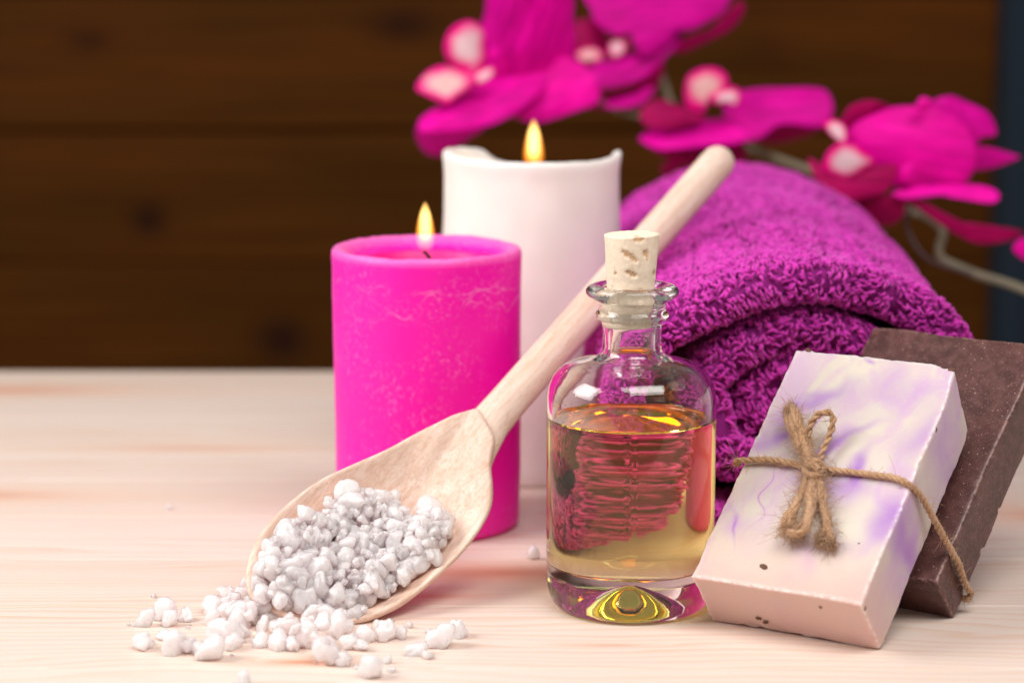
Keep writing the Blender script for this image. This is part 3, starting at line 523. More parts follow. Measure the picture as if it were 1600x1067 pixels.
# glass that carries the oil: floor and side belong to the same interface
# droplets on the inner wall above the oil
mb = MB(); dr = random.Random(3)
for i in range(110):
    t = dr.uniform(0, 2*pi); z = LIQ+.1+abs(dr.gauss(0, .35)); r = .012+.03*dr.random()**2
    if z > 8.0: continue
    R_ = np.interp(z, [6.9, 7.4, 7.75, 8.05], [2.80, 2.79, 2.75, 2.66])-r*.6
    mb.add(lathe([(.0001, -r), (r*.7, -r*.7), (r, 0), (r*.7, r*.7), (.0001, r)], 6, (R_*cos(t), R_*sin(t), z)))
dro = obj('droplets', mb.V, mb.F, mat_droplet(), bt); dro['kind'] = 'stuff'
# cork
prof = []
nz_ = 60
for i in range(14): prof.append((.72*i/13+1e-4, 10.15))
for i in range(nz_+1): prof.append((.735+.235*(i/nz_), 10.15+3.22*i/nz_))
for i in range(1, 24): prof.append((.95*(1-i/23)+1e-4, 13.385))
PITS = [(-1.72, 12.75, .28, .13, .5), (-1.55, 12.62, .2, .10, .4), (-1.60, 12.08, .26, .10, .35), (-1.05, 12.78, .14, .16, .2), (-.95, 12.55, .05, .12, 0), (-1.22, 11.45, .1, .09, 0), (-2.3, 12.1, .07, .05, 0), (-2.5, 11.6, .06, .05, 0), (-1.35, 13.30, .22, .12, 0), (-.4, 12., .15, .1, .3), (.8, 12.3, .3, .1, .2), (2.5, 12.6, .3, .12, .3)]
pit = []
def cfn(r, z, t, k):
    a = (t+pi) % (2*pi)-pi; d = 0
    if r > .5 and z > 10.5:
        for (ta, za, wa, ha, sl) in PITS:
            u = (a-ta)/wa; v_ = (z-za+sl*(a-ta))/ha
            q = u*u+v_*v_+.5*noise.noise(Vector((a*9, z*9, 3)))
            d = max(d, min(1, max(0, 1.15-q)*1.6))
    r2 = r+(.012*noise.noise(Vector((cos(t)*2, sin(t)*2, z*1.2)))+.010*noise.noise(Vector((cos(t)*7, sin(t)*7, z*7))))*(1 if r > .5 else 0)
    if r > .5: r2 -= .07*d
    z2 = z
    if k > 74: z2 += .018*noise.noise(Vector((r*cos(t)*6, r*sin(t)*6, 1)))-(.03 if r > .9 else 0)
    pit.append(d*max(0, min(1, .7+noise.noise(Vector((a*20, z*20, 1))))))
    return r2, z2
V, F = lathe(prof, 140, (-.06, 0, 0), cfn)
# the cork sits a little askew
V = [(x+(z-11.3)*.012, y, z+x*.03) for x, y, z in V]
ck = obj('cork', V, F, mat_cork(), bt)
a = ck.data.attributes.new('pit', 'FLOAT', 'POINT'); a.data.foreach_set('value', pit)

# ================================================================ soaps
def soap_bar(name, par, seed, mat, chip=.05, rad=.07, cut=None):
    x, y, yaw, lean, roll, W, L, T = par
    w = np.array([cos(yaw), sin(yaw), 0]); b = np.array([-sin(yaw), cos(yaw), 0]); u = np.array([0, 0, 1.])
    l = cos(lean)*u+sin(lean)*b; n = -cos(lean)*b+sin(lean)*u
    nu, nv, nn_ = 72, 110, 34
    idx = {}; V = []; uvw = []; edge = []; F = []
    def vert(i, j, k):
        key = (i, j, k)
        if key in idx: return idx[key]
        p = np.array([W*i/nu, L*j/nv, T*k/nn_]); dims = np.array([W, L, T])
        near = sorted([min(p[c], dims[c]-p[c]) for c in range(3)])
        rr = rad*(1+.9*noise.noise(Vector(p*1.1+seed))+.6*noise.noise(Vector(p*4.+seed)))
        rr = max(.025, rr)
        inner = np.clip(p, rr, dims-rr); d = p-inner; dl = np.linalg.norm(d)
        q = inner+d/dl*rr if dl > 1e-9 else p
        if near[1] < .5:      # ragged edges
            cN = noise.noise(Vector(p*2.3+seed+5)); q = q+(dims/2-q)/np.linalg.norm(dims/2-q)*max(0, cN-.25)*chip*4*max(0, 1-near[1]/.35)
        wob = .035*np.array([noise.noise(Vector(p*.35+seed+11)), noise.noise(Vector(p*.35+seed+23)), noise.noise(Vector(p*.35+seed+31))])
        q = q+wob*1.6
        if cut is not None: q = cut(q, p, dims)
        idx[key] = len(V); V.append(np.array([x, y, 0])+w*q[0]+l*q[1]+n*q[2]); uvw.append(p); edge.append(max(0, 1-near[1]/.11))
        return idx[key]
    def face(fix, val, na, nb, fa):
        for i in range(na):
            for j in range(nb):
                q = [fa(i, j), fa(i+1, j), fa(i+1, j+1), fa(i, j+1)]
                F.append([vert(*c) for c in q])
    face(0, 0, nv, nn_, lambda a, b: (0, a, b)[:1]+(a, b)); F0 = len(F)
    for q in range(F0): F[q] = F[q][::-1]
    s1 = len(F); face(0, 1, nv, nn_, lambda a, b: (nu, a, b))
    s2 = len(F); face(1, 0, nu, nn_, lambda a, b: (a, 0, b))
    s3 = len(F); face(1, 1, nu, nn_, lambda a, b: (a, nv, b))
    for q in range(s3, len(F)): F[q] = F[q][::-1]
    s4 = len(F); face(2, 0, nu, nv, lambda a, b: (a, b, 0))
    for q in range(s4, len(F)): F[q] = F[q][::-1]
    face(2, 1, nu, nv, lambda a, b: (a, b, nn_))
    V = np.array(V); V[:, 2] -= min(0, V[:, 2].min())
    # normals: make sure they look outwards
    o = obj(name, V, F, mat, None)
    bm = bmesh.new(); bm.from_mesh(o.data); bmesh.ops.recalc_face_normals(bm, faces=bm.faces); bm.to_mesh(o.data); bm.free()
    at = o.data.attributes.new('soap', 'FLOAT_VECTOR', 'POINT'); at.data.foreach_set('vector', np.array(uvw).ravel())
    at = o.data.attributes.new('edge', 'FLOAT', 'POINT'); at.data.foreach_set('value', edge)
    return o, (np.array([x, y, 0.]), w, l, n)
# swirl strokes in the bar's own (across, along) centimetres: u, v, length, width, angle, strength, bend
SWIRLS = [(2.75, 5.9, 1.35, .30, 1.15, .75, -.5), (3.3, 6.9, 1.5, .22, .75, .45, .4), (1.55, 8.4, 1.3, .22, .75, .6, .5), (1.15, 7.5, 1.6, .35, .9, .4, .4),
          (.45, 6.0, .45, .38, .3, .5, 0), (1.05, 6.35, .5, .2, .9, .85, 0), (4.15, 5.25, .85, .24, 1.45, .95, .2), (4.0, 4.55, 1.3, .5, .1, .55, .2),
          (3.1, 10.25, .3, .1, -.4, .6, 0), (.9, 2.35, .5, .07, -1.0, .7, .8), (6.2, 3.6, 1.1, .5, 1.3, .8, 0), (6.2, 7.2, 1.6, .4, 1.4, .5, 0), (4.6, 9.0, 2.4, .7, .15, .22, .3), (2.0, 3.9, 1.6, .6, .3, .15, 0), (3.8, 1.9, 1.9, .4, .1, .2, 0)]
VEINS = [(1.25, 4.0, .05, 2.1, -.15), (2.0, 7.2, .05, 1.6, .3)]
def cut_purple(q, p, dims):
    # the worn upper right corner of the bar
    a = (p[0]-(dims[0]-.7))/.7; bb_ = (p[1]-(dims[1]-1.5))/1.5
    if bb_ > 0 and p[2] < dims[2]*1.01:
        q = q.copy(); q[1] -= .5*bb_*max(0, 1-p[2]/dims[2])*1.2
    s = max(0, a)*max(0, bb_); q = q.copy(); q[1] -= .16*s; q[0] -= .10*s
    return q
sp, SF = soap_bar('soap_bar', PU, Vector((3.1, 1.7, 9.2)), mat_soap('swirl'), rad=.10, cut=cut_purple)
tag(sp, 'cream soap bar with purple swirls and dried flower bits, tied with twine', 'soap')
sb, BF = soap_bar('soap_bar', BR, Vector((13.1, 4.7, 2.2)), mat_soap('brown'), chip=.07, rad=.08)
tag(sb, 'dark brown soap bar leaning on the towel behind the swirled soap', 'soap')
flm = mat_plain('dried_lavender', (.14, .065, .035), .9)
for (X, f, s, ang) in FLAKES:
    ax, ay, az = {'f': (SF[1], SF[2], SF[3]), 'b': (SF[1], SF[3], -SF[2]), 'r': (SF[3], SF[2], SF[1])}[f]
    c = np.array(X); V = []; s *= 1.25
    for i in range(7):
        for j in range(6):
            u_ = i/6*2-1; t = 2*pi*j/6; r = s*.30*sqrt(max(0.02, 1-u_*u_))*(1+.4*noise.noise(Vector((i*.9+ang*7, j*1.3, s*50))))
            p = ax*cos(ang)*u_*s*.5+ay*sin(ang)*u_*s*.5+(-ax*sin(ang)+ay*cos(ang))*r*cos(t)+az*(r*.5*sin(t)-.005); V.append(c+p)
    F = grid_faces(7, 6, wrap_v=True); F.append(list(range(6))); F.append([36+j for j in range(6)])
    obj('flower_bit', V, F, flm, sp)

# ================================================================ twine round both soaps
jm = mat_jute(); tw = tag(empty('jute_twine', KNOT[0]), 'brown jute twine tied round both soaps with a frayed bow', 'twine')
fz = MB(); fr_ = random.Random(5)
def fuzz(P, n, rad, lmin=.15, lmax=.55, thick=.009):
    P = np.asarray(P); T = np.gradient(P, axis=0)
    for _ in range(n):
        i = fr_.randrange(len(P)); p = P[i]; d = Vector([fr_.gauss(0, 1) for _ in range(3)]).normalized()
        d = np.array(d); d = d+T[i]/(np.linalg.norm(T[i])+1e-9)*fr_.uniform(-1.2, 1.2); d /= np.linalg.norm(d)
        ln = fr_.uniform(lmin, lmax)*(1 if fr_.random() > .12 else 1.9); c = np.array([fr_.gauss(0, .5) for _ in range(3)])
        pts = [p+d*rad*.5+d*ln*s+c*ln*s*s*.7 for s in np.linspace(0, 1, 6)]
        fz.add(tube(np.array(pts), np.linspace(thick, thick*.5, 6), 3, cap=False))
def cord(name, pts, rad, n_f, **kw):
    mb = MB(); P = twine_mb(mb, np.array(pts), rad, **kw); obj(name, mb.V, mb.F, jm, tw); fuzz(P, n_f, rad); return P
cord('band', TWINE, .120, 420, plies=3, pitch=.8, jit=.35)
cord('loop', LOOP1, .165, 320, plies=7, pitch=2.2, jit=.5, frac=.42, flare=(1, 1.35, 1.3, .9))
cord('loop', LOOP1B, .165, 260, plies=7, pitch=2.4, jit=.5, frac=.42, flare=(1, 1.35, 1.2, .9))
cord('loop', LOOP2, .125, 90, plies=2, pitch=.7)
cord('loop', LOOP3, .16, 420, plies=7, pitch=2., jit=.5, frac=.42, flare=(1, 1.2, 1.3, 1))
cord('loop', LOOP3B, .16, 380, plies=7, pitch=2., jit=.5, frac=.42, flare=(1, 1.2, 1.3, 1))
def brush(p, d, n, rad, lmin, lmax, thick=.012, spread=.35):
    """fibres combed out of a cord end"""
    p = np.array(p); d = np.array(d)/np.linalg.norm(d)
    for _ in range(n):
        o = np.array([fr_.gauss(0, 1) for _ in range(3)])*rad*.5; v = d+np.array([fr_.gauss(0, 1) for _ in range(3)])*spread*.6; v /= np.linalg.norm(v)
        c = np.array([fr_.gauss(0, .35) for _ in range(3)]); ln = fr_.uniform(lmin, lmax)
        fz.add(tube(np.array([p+o-d*.15+v*ln*s+c*ln*s*s for s in np.linspace(0, 1, 6)]), np.linspace(thick, thick*.5, 6), 3, cap=False))
for T_ in (TAIL1, TAIL2):
    P = cord('tail', T_, .15, 260, plies=6, pitch=2., jit=.5, frac=.45, flare=(1, 1., 1.25, 1.2))
    brush(P[-1], P[-1]-P[-6], 170, .22, .15, .5)
brush(LOOP1[5], np.array(LOOP1[5])-np.array(LOOP1[2]), 170, .26, .08, .3, spread=.5)
brush(LOOP3[5], np.array(LOOP3[5])-np.array(LOOP3[1]), 170, .3, .12, .5, spread=.8)
brush(LOOP3B[4], np.array(LOOP3B[4])-np.array(LOOP3B[1]), 80, .28, .12, .5, spread=.8)
cord('knot', KNOT, .15, 150, plies=5, pitch=1.2, jit=.45, frac=.48)
fo = obj('fibres', fz.V, fz.F, jm, tw); fo['kind'] = 'stuff'

# ================================================================ wooden spoon
spn = tag(empty('wooden_spoon', SP_O), 'pale beech wooden spoon heaped with salt, its handle up across both candles', 'spoon')
sO, sA, sN, sW = map(np.array, (SP_O, SP_A, SP_N, SP_W))
def spoon_mesh():
    V = []; G = []
    out = catmull(np.array([(a, b, 0) for a, b in SP_OUT]), 8, closed=False)
    out = resample(out, .22); K = len(out)
    # bowl: rings from the outer rim over the lip into the bowl, and underneath; the neck end blends into the handle
    bc = np.array([4.1, 0.05, 0.])
    def depth_in(rho): return -1.25*(1-rho**2.2)
    rings_in = [.97, .93, .88, .80, .70, .58, .45, .30, .15, .02]
    def P(p, n): return sO+sA*p[0]+sW*p[1]+sN*n
    def taper(s): return max(0., min(1., (s-7.3)/3.0))     # 0 in the bowl, 1 at the neck
    rows = []
    # close the outline across the neck so that rings are closed loops
    ring0 = [o for o in out]
    a0, a1 = out[-1], out[0]
    for q in (.25, .5, .75): ring0.append(a0*(1-q)+a1*q)
    ring0 = np.array(ring0); K = len(ring0)
    def ringpts(rho, nf):
        r = []
        for o in ring0:
            p = bc+(o-bc)*rho; r.append((p, nf(rho, o, p)))
        return r
    def rimh(o): 
        return .10*sin((o[0]-1)*.35)+.5*taper(o[0])**2
    under = [.02, .2, .4, .58, .72, .84, .93, .98]
    for rho in under: rows.append(ringpts(rho, lambda rho, o, p: -.28-1.35*(1-rho**2.4)*(1-.55*taper(p[0]))-.35*taper(p[0])+rimh(o)*rho))
    rows.append(ringpts(1.0, lambda rho, o, p: -.16-.30*taper(o[0])+rimh(o)))
    rows.append(ringpts(1.006, lambda rho, o, p: -.05+rimh(o)))
    rows.append(ringpts(.995, lambda rho, o, p: .035+.05*taper(o[0])+rimh(o)))
    rows.append(ringpts(.975, lambda rho, o, p: .06+.12*taper(o[0])+rimh(o)))
    for rho in [.945, .915, .88, .82, .74, .64, .52, .40, .26, .12, .02]:
        rows.append(ringpts(rho, lambda rho, o, p: (.05-1.22*(1-(rho/.95)**2.6)*(1-taper(p[0]))**.8+.14*taper(p[0]))+rimh(o)*rho**2))
    for r in rows:
        for (p, n) in r: V.append(P(p, n)); G.append((p[0], p[1], n))
    nr = len(rows); F = grid_faces(nr, K, wrap_v=True)
    F.append(list(range(K))); F.append([(nr-1)*K+j for j in range(K)][::-1])
    return V, F, G
V, F, G = spoon_mesh()
bm_ = mat_spoon()
bowl = obj('bowl', V, F, bm_, spn)
def fixn(o):
    bm = bmesh.new(); bm.from_mesh(o.data); bmesh.ops.recalc_face_normals(bm, faces=bm.faces); bm.to_mesh(o.data); bm.free()
fixn(bowl)
at = bowl.data.attributes.new('grain', 'FLOAT_VECTOR', 'POINT'); at.data.foreach_set('vector', np.array(G).ravel())
ss = bowl.modifiers.new('s', 'SUBSURF'); ss.levels = 1; ss.render_levels = 1
# handle: starts wide and flat inside the neck, becomes a round stick
V = []; G = []; hs = list(np.linspace(8.3, 13, 16))+list(np.linspace(13.8, SP_L-.9, 18))+[SP_L-.6, SP_L-.35, SP_L-.15, SP_L-.04, SP_L]
for s in hs:
    q = (s-8.3)/(13-8.3); tcen = np.interp(s, [8.3, 10.5, 13, SP_L], [.30, .45, .38, 0.])
    wd_ = np.interp(s, [8.3, 9.3, 10.3, 11.3, 12.5, 14, SP_L-1, SP_L], [1.75, 1.30, .93, .78, .74, .73, .73, .73]); th_ = np.interp(s, [8.3, 10, 12, 14, SP_L], [.30, .46, .62, .68, .70])
    e = SP_L-s
    if e < .9: k = sqrt(max(.0, 1-((.9-e)/.9)**2.6)); wd_ *= max(k, .02); th_ *= max(k, .02)
    nz0 = np.interp(s, [8.3, 9.3, 10.3, 11.2, 13, SP_L], [-1.15, -.75, -.22, .06, .05, 0])
    for j in range(28):
        a = 2*pi*j/28; pw_ = .9
        V.append(sO+sA*s+sW*(tcen+wd_*cos(a))+sN*(nz0+th_*sin(a))); G.append((s, tcen+wd_*cos(a), th_*sin(a)))
F = grid_faces(len(hs), 28, wrap_v=True); F.append(list(range(28))); F.append([(len(hs)-1)*28+j for j in range(28)][::-1])
hd = obj('handle', V, F, bm_, spn); fixn(hd)
at = hd.data.attributes.new('grain', 'FLOAT_VECTOR', 'POINT'); at.data.foreach_set('vector', np.array(G).ravel())

# ================================================================ salt
saltm = mat_salt(); crystals = []
for k in range(16):
    rr = random.Random(100+k); bm = bmesh.new(); bmesh.ops.create_icosphere(bm, subdivisions=4, radius=1)
    lumps = []
    for q in range(rr.choice((2, 3, 4, 5, 6))):
        c = Vector([rr.gauss(0, .40), rr.gauss(0, .30), rr.gauss(0, .3)])*(0 if q == 0 else 1); sz = rr.uniform(.45, .65) if q == 0 else rr.uniform(.26, .48)
        pl_ = [(Vector([rr.gauss(0, 1) for _ in range(3)]).normalized(), sz*rr.uniform(.75, 1.15)) for _ in range(13)]
        lumps.append((c, pl_, sz))
    for v in bm.verts:
        d = v.co.normalized(); best = 0
        for c, pl_, sz in lumps:
            tt = sz*2.2
            for nrm, h in pl_:
                dn = d.dot(nrm)
                if dn > 1e-3: tt = min(tt, (h+c.dot(nrm))/dn)
            # keep the lump's shadowless star shape
            best = max(best, min(tt, sz*1.45+c.dot(d)))
        best = max(best, .25)
        best += .05*noise.noise(d*3.1+Vector((k, 0, 0)))+.05*noise.noise(d*7+Vector((k, 3, 0)))+.025*noise.noise(d*15+Vector((k, 8, 0)))
        v.co = d*best*S
    for e_ in bm.edges: e_.smooth = e_.calc_face_angle(0) < radians(17)
    me = bpy.data.meshes.new('salt_crystal'); bm.to_mesh(me); bm.free(); me.materials.append(saltm)
    me.polygons.foreach_set('use_smooth', [True]*len(me.polygons)); crystals.append(me)
def crystal(p, r, label, group, flat=1.):
    o = bpy.data.objects.new('salt_crystal', random.choice(crystals)); COL.objects.link(o)
    o.location = Vector(p)*S; o.rotation_euler = [random.uniform(0, 6.28) for _ in range(3)]
    s = r/.72; o.scale = (s*random.uniform(.95, 1.3), s*random.uniform(.75, 1.05), s*random.uniform(.7, 1.0))
    return tag(o, label, 'salt crystal', group)
def heap_label(a_, b_, r):
    size = 'large' if r > .5 else ('small' if r < .26 else 'middling')
    if a_ < 1.0: w_ = 'of the heap, near the tip of the spoon bowl'
    elif a_ > 5.2: w_ = 'of the heap, on the handle side of the bowl'
    elif b_ > 1.1: w_ = "of the spoon's heap, along the rim nearest the table"
    elif b_ < -1.0: w_ = "of the spoon's heap, along the raised rim"
    else: w_ = "in the middle of the spoon's heap"
    return size+' pale pink salt crystal '+w_
def spill_label(x, y, r):
    size = 'large' if r > .45 else ('small' if r < .3 else 'middling')
    if x < -14.6: w_ = 'at the far end of the spill away from the spoon'
    elif x < -12.6: w_ = 'on the table beside the spoon tip'
    elif x < -9.4: w_ = 'on the table right below the spoon tip'
    else: w_ = 'on the table under the near spoon rim'
    return size+' pale pink salt crystal '+w_
LONE = {44: 'tiny salt chip beside the foremost salt crystal, in front of the spoon bowl',
        38: 'pale salt crystal touching the larger one, between the spoon bowl and the bottle', 40: 'largest salt crystal lying alone between the spoon bowl and the bottle',
        42: 'big salt crystal in front of the rest, at the front edge of the table', 45: 'salt crystal cut by the bottom of the view, under the spilled heap',
        48: 'tiny white salt crumb far behind the others on the bare pine boards', 49: 'clear salt chip on the table just behind the oil bottle'}
for i, (x, y, r) in enumerate(SALT):
    z = r*.62
    if i in LONE: crystal((x, y, z), r, LONE[i], 'salt crystals spilled on the table')
    else: crystal((x, y, z), min(r*.95, .46), spill_label(x, y, r), 'salt crystals spilled on the table')
for i in range(50):     # a second layer and small crumbs close to the bowl
    k = random.choice([17, 21, 22, 23, 24, 25, 26, 27, 28, 29, 30, 11, 12, 18]); x, y, r = SALT[k]
    rr = random.uniform(.16, .34)
    crystal((x+random.uniform(-.5, .5), y+random.uniform(-.1, 1.0), r*.9+rr*.5), rr, spill_label(x, y, rr), 'salt crystals spilled on the table')
for i in range(30):
    k = random.randrange(38); x, y, r = SALT[k]; rr = random.uniform(.05, .13)
    crystal((x+random.gauss(0, .8), y+random.gauss(0, .9), rr*.6), rr, 'tiny salt crumb scattered among the spilled crystals on the table', 'salt crumbs on the table')
# heap in the bowl
def inside(p, poly):
    c = False; j = len(poly)-1
    for i in range(len(poly)):
        if (poly[i][1] > p[1]) != (poly[j][1] > p[1]) and p[0] < (poly[j][0]-poly[i][0])*(p[1]-poly[i][1])/(poly[j][1]-poly[i][1])+poly[i][0]: c = not c
        j = i
    return c
hc = np.mean(np.array(HEAP), 0); placed = []; tries = 0
hr = random.Random(21)
while len(placed) < 225 and tries < 60000:
    tries += 1
    p = (hr.uniform(-1, 8), hr.uniform(-3, 3))
    if not inside(p, HEAP): continue
    # how deep inside the heap outline
    e = min(np.hypot(p[0]-a, p[1]-b) for a, b in HEAP)
    big = tries < 9000
    r = hr.uniform(.30, .56) if big else hr.uniform(.13, .30)
    if big and e < r*.6: continue
    floor_ = -1.1*max(0, 1-((p[0]-4.1)/4.6)**2-((p[1]-.05)/2.8)**2)
    top = floor_+.25+min(.75, e*.95)
    nn0 = top-(.15 if big else -.05)+hr.uniform(-.12, .12)
    if any((p[0]-q[0])**2+(p[1]-q[1])**2+(nn0-q[2])**2 < ((r+q[3])*.55)**2 for q in placed): continue
    placed.append((p[0], p[1], nn0, r))
for (a_, b_, n_, r) in placed:
    crystal(sO+sA*a_+sW*b_+sN*n_, r, heap_label(a_, b_, r), 'salt crystals heaped in the spoon')
# a fill of crystals under the top layer so that the heap is closed
for _ in range(14):
    k = hr.randrange(30)
    a_, b_, n_, r = placed[k]
    crystal(sO+sA*(a_+hr.uniform(-.4, .4))+sW*(b_+hr.uniform(-.4, .4))+sN*(n_-.42), .5, 'pale pink salt crystal underneath the top layer of the heap in the spoon', 'salt crystals heaped in the spoon')

# ================================================================ rolled towel
tl = tag(empty('rolled_towel', (7.6, 11, 0)), 'thick magenta terry towel rolled up, its spiral end behind the bottle', 'towel')
TC0 = np.array([6.3, 6.9]); TDIR = np.array([.005, 1.]); TDIR /= np.linalg.norm(TDIR); TSIDE = np.array([TDIR[1], -TDIR[0]])
LEN = 28.; RX, RZ = 7.3, 5.55; TH = 1.6; HALF = .53; TURNS = 3.2
PH0 = radians(-60)
def towel_point(ph, w):
    """ph: angle along the roll (0..2pi*TURNS) ; w: position along the strip profile; returns points"""
    ph = np.asarray(ph, float); w = np.asarray(w, float)
    # profile in (v, n): inner face far end -> far fold -> outer face -> front fold -> inner face
    La = 2.6; arc = pi*HALF; Lo = LEN-2*HALF
    tot = La+arc+Lo+arc+La
    s = w*tot
    v = np.where(s < La, HALF+(La-s), np.where(s < La+arc, HALF-HALF*np.sin((s-La)/HALF), np.where(s < La+arc+Lo, HALF+(s-La-arc), np.where(s < La+2*arc+Lo, LEN-HALF+HALF*np.sin((s-La-arc-Lo)/HALF), LEN-HALF-(s-La-2*arc-Lo)))))
    n = np.where(s < La, -HALF, np.where(s < La+arc, -HALF*np.cos((s-La)/HALF), np.where(s < La+arc+Lo, HALF, np.where(s < La+2*arc+Lo, HALF*np.cos((s-La-arc-Lo)/HALF), -HALF))))
    turn = ph/(2*pi)
    rho = 1-(TH*.5+TH*np.interp(turn, [0, .90, 1.12, 3.4], [0, .03, 1.10, 3.4]))/6.05
    a = PH0+ph
    wob = 1+.03*np.sin(a*2.3+1.)+.02*np.sin(a*5.1)
    # layers lean in and out a little at the mouth of the roll
    vv = v+(.45*np.sin(a*.9+.8)+.35*turn)*np.exp(-v/3.)
    vv = vv+(.26*rho*RX*np.cos(a))*np.exp(-v/7.)
    ex = np.where(np.sin(a) < 0, 3.4, 2.15+.65*np.clip(np.cos(a), 0, 1)*np.clip(np.sin(a)*3, 0, 1)); sq = (np.abs(np.cos(a))**ex+np.abs(np.sin(a))**ex)**(-1/ex)   # sags flat on the table
    x = (rho*RX*wob+n)*np.cos(a)*sq; z = (rho*RZ*wob+n)*np.sin(a)*sq
    x = x+.12*np.sin(vv*.5+1.)+.1*np.sin(vv*.9)*np.cos(a); z = z+.10*np.sin(vv*.8+2*np.cos(a))*np.clip(np.sin(a), 0, 1)
    z = np.where(z < -RZ*.96, -RZ*.96+(z+RZ*.96)*.3, z)
    cx = TC0[0]+TDIR[0]*vv+TSIDE[0]*x; cyy = TC0[1]+TDIR[1]*vv+TSIDE[1]*x
    zc = RZ+.12+1.1*np.clip((vv-3)/25, 0, 1)**1.0*np.clip(np.sin(a), 0, 1)
    return np.stack([cx, cyy, zc+z], -1)
nph, nw = 230, 110
PHI = np.linspace(0, 2*pi*TURNS, nph); WW = np.linspace(0, 1, nw)
A, B = np.meshgrid(PHI, WW, indexing='ij'); P = towel_point(A, B)
terry = mat_terry()
towel_body = obj('towel_cloth', P.reshape(-1, 3), grid_faces(nph, nw), mat_plain('towel_ground_weave', (.26, .004, .19), .9), tl)
so = towel_body.modifiers.new('s', 'SOLIDIFY'); so.thickness = .0015; so.offset = 0
# terry loops: short bent yarns standing off the cloth
e1 = 1e-3
def loops(n, wlo, whi, phlo, phhi, size=1., keep=None):
    ph = rng.uniform(phlo, phhi, n); w = rng.uniform(wlo, whi, n)
    p = towel_point(ph, w); du = (towel_point(ph+e1, w)-p)/e1; dw = (towel_point(ph, w+e1*.1)-p)/(e1*.1)
    nrm = np.cross(du, dw); ar = np.linalg.norm(nrm, axis=1); nrm /= ar[:, None]
    nrm = -nrm if OUTSIGN < 0 else nrm
    # area-even picking
    ok = rng.uniform(0, 1, n) < ar/np.percentile(ar, 98)
    if keep is not None: ok &= keep(p)
    return p[ok], nrm[ok]
# sign test at the top of the roll, outer face
ph_t = np.array([pi/2-PH0]); w_t = np.array([.5])
p_ = towel_point(ph_t, w_t); du = towel_point(ph_t+e1, w_t)-p_; dw = towel_point(ph_t, w_t+e1*.1)-p_
OUTSIGN = 1 if np.cross(du, dw)[0][2] > 0 else -1
tot_ = 2.6*2+2*pi*HALF+LEN-2*HALF; w_fold0 = 2.6/tot_; w_fold1 = (2.6+pi*HALF)/tot_; w_near = (2.6+pi*HALF+7.)/tot_; w_far = (2.6+pi*HALF+LEN-2*HALF)/tot_
full = 2*pi*TURNS
sets = [loops(64000, 0.0, w_near, 0, full), loops(30000, w_near, w_far, 0, 2*pi*1.02)]
pp = np.concatenate([s[0] for s in sets]); nn = np.concatenate([s[1] for s in sets])
inner_ok = pp[:, 2] > .25; pp = pp[inner_ok]; nn = nn[inner_ok]
M = len(pp); print('terry loops', M)
# clumps of loops lean the same way
def vnoise(p, f, o):
    return np.sin(p[:, 0]*f+o)+np.sin(p[:, 1]*f*1.1+o*2.1+1.3*np.sin(p[:, 2]*f*.9))+np.sin(p[:, 2]*f*1.2+o*.7+np.sin(p[:, 0]*f))
rd = rng.normal(0, 1, (M, 3))
cl = np.stack([vnoise(pp, 2.3, 1.), vnoise(pp, 2.5, 4.), vnoise(pp, 2.1, 7.)], 1)*.55
lean = rd*.42+cl*.9+np.array([0, -.25, -.55]); lean -= nn*np.sum(lean*nn, 1)[:, None]
side_ = np.cross(nn, lean); side_ /= np.linalg.norm(side_, axis=1)[:, None]+1e-9
ln = np.linalg.norm(lean, axis=1)[:, None]+1e-9; ld = lean/ln
h = rng.uniform(.22, .38, M)[:, None]; reach = rng.uniform(.12, .25, M)[:, None]; wv = rng.uniform(-.07, .07, M)[:, None]
cps = []
for (a_, b_, c_) in ((-.05, 0, 0), (.45, .12, .3), (.80, .40, .7), (1.0, .85, .4), (.92, 1.30, -.1), (.60, 1.50, -.5)):
    cps.append(pp+nn*h*a_+ld*reach*b_+side_*wv*c_)
cps = np.stack(cps, 1)                        # M,6,3
tg = np.gradient(cps, axis=1); tg /= np.linalg.norm(tg, axis=2)[..., None]+1e-9
u_ = side_[:, None, :]-tg*np.sum(side_[:, None, :]*tg, 2)[..., None]; u_ /= np.linalg.norm(u_, axis=2)[..., None]+1e-9
v_ = np.cross(tg, u_)
rad_ = rng.uniform(.038, .054, M)[:, None, None]*np.array([.8, 1, 1.1, 1.12, 1., .6])[None, :, None]
KS = 5; V = np.empty((M, 6, KS, 3))
for j in range(KS):
    a_ = 2*pi*j/KS; V[:, :, j] = cps+rad_*(cos(a_)*u_+sin(a_)*v_)
base = (np.arange(M)*6*KS)[:, None]
fl_ = []
for i in range(5):
    for j in range(KS):
        j2 = (j+1) % KS; fl_.append([i*KS+j, i*KS+j2, (i+1)*KS+j2, (i+1)*KS+j])
fl_ = np.array(fl_); FQ = (base[:, :, None]+fl_[None]).reshape(-1, 4)
me = bpy.data.meshes.new('terry_loops'); VV = (V.reshape(-1, 3)*S)
me.vertices.add(len(VV)); me.vertices.foreach_set('co', VV.ravel()); nf = len(FQ)
me.loops.add(nf*4); me.loops.foreach_set('vertex_index', FQ.ravel().astype(np.int32))
me.polygons.add(nf); me.polygons.foreach_set('loop_start', np.arange(0, nf*4, 4, dtype=np.int32)); me.polygons.foreach_set('loop_total', np.full(nf, 4, dtype=np.int32))
me.polygons.foreach_set('use_smooth', np.ones(nf, dtype=bool)); me.materials.append(terry); me.update(calc_edges=True)
lo = bpy.data.objects.new('terry_loops', me); COL.objects.link(lo); lo.parent = tl; lo.matrix_parent_inverse = Matrix.Translation(-tl.location); lo['kind'] = 'stuff'

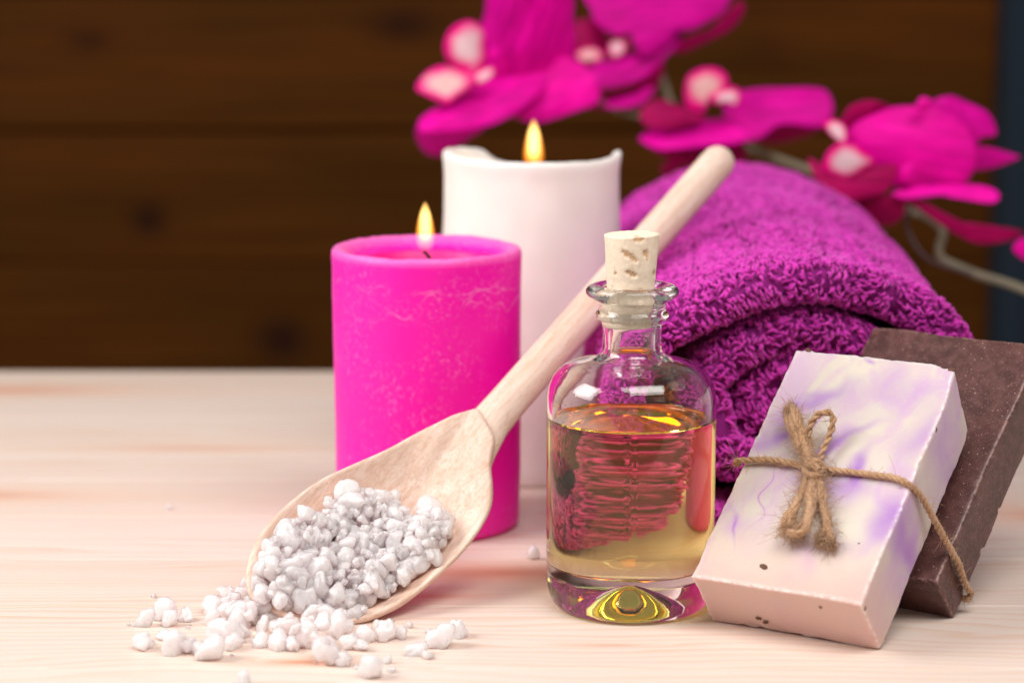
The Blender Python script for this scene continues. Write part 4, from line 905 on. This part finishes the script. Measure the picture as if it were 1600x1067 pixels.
# ================================================================ orchid spray
orc = tag(empty('orchid_spray', (12., 30., 9.)), 'spray of magenta orchids arching over the towel behind the candles', 'flowers')
petm = {k: mat_petal(k) for k in ('mag', 'pur', 'pnk', 'crim', 'lipw', 'lipo')}
bloss = {}
names = {0: 'blossom', 1: 'blossom', 2: 'blossom', 3: 'blossom', 4: 'bud'}
pname = {'lipw': 'lip', 'lipo': 'lip'}
for (k, kind, bul, Pc, out) in PETALS:
    Pc = np.array(Pc)
    if k not in bloss:
        e = bpy.data.objects.new(names[k], None); COL.objects.link(e); e.parent = orc; e.location = Vector(Pc)*S-orc.location; e.empty_display_size = .01; bloss[k] = (e, Pc)
    e, base_ = bloss[k]
    if kind in ('lipw', 'lipo'): bul *= .45
    o3 = catmull(np.array(out), 6, closed=True); K = len(o3)
    rhos = [0.001, .2, .4, .58, .74, .87, .95, 1.]
    V = []; RH = []
    nrm = np.array([0, -1., 0]); sd = random.random()*20
    # soft fold along the petal: longest axis of the outline
    c0 = o3-o3.mean(0); uu = np.linalg.svd(c0)[2]; ax_ = uu[0]; bx_ = uu[1]; wdt = np.abs(c0@bx_).max()+1e-6
    for q, rho in enumerate(rhos):
        for j in range(K):
            p = o3[j]*rho
            off = bul*(1-rho**2)*.30-bul*.30*abs((p@bx_)/wdt)+.16*rho*noise.noise(Vector(p*.9)+Vector((sd, 0, 0)))*min(1, wdt)
            off += -.06*bul*exp(-((p@bx_)/(wdt*.12))**2)*(1-rho)
            V.append(Pc+p+nrm*off); RH.append(rho)
    F = grid_faces(len(rhos), K, wrap_v=True); F.append(list(range(K)))
    po = bpy.data.objects.new(pname.get(kind, 'petal'), mesh_data('petal', np.array(V)-base_, F, [petm[kind]])); COL.objects.link(po); po.parent = e
    lv = [((o3[j]*rho)@ax_, (o3[j]*rho)@bx_, sd) for rho in rhos for j in range(K)]
    at = po.data.attributes.new('vein', 'FLOAT_VECTOR', 'POINT'); at.data.foreach_set('vector', np.array(lv).ravel())
    at = po.data.attributes.new('rho', 'FLOAT', 'POINT'); at.data.foreach_set('value', RH)
    so = po.modifiers.new('s', 'SOLIDIFY'); so.thickness = .0006; so.offset = 0
stm = mat_plain('stem_green', (.19, .165, .11), .6, (3., .2))
P = resample(catmull(np.array(STEM), 10), .3)
obj('stem', *tube(P, np.interp(np.arange(len(P)), [0, len(P)], [.22, .16]), 10), stm, orc)
obj('stem', *tube(resample(catmull(np.array(STEM2), 8), .3), .12, 10), stm, orc)
obj('wire', *tube(resample(catmull(np.array(WIRE), 8), .3), .09, 8), mat_plain('dark_wire', (.05, .02, .03), .5), orc)
bpy.context.view_layer.update()
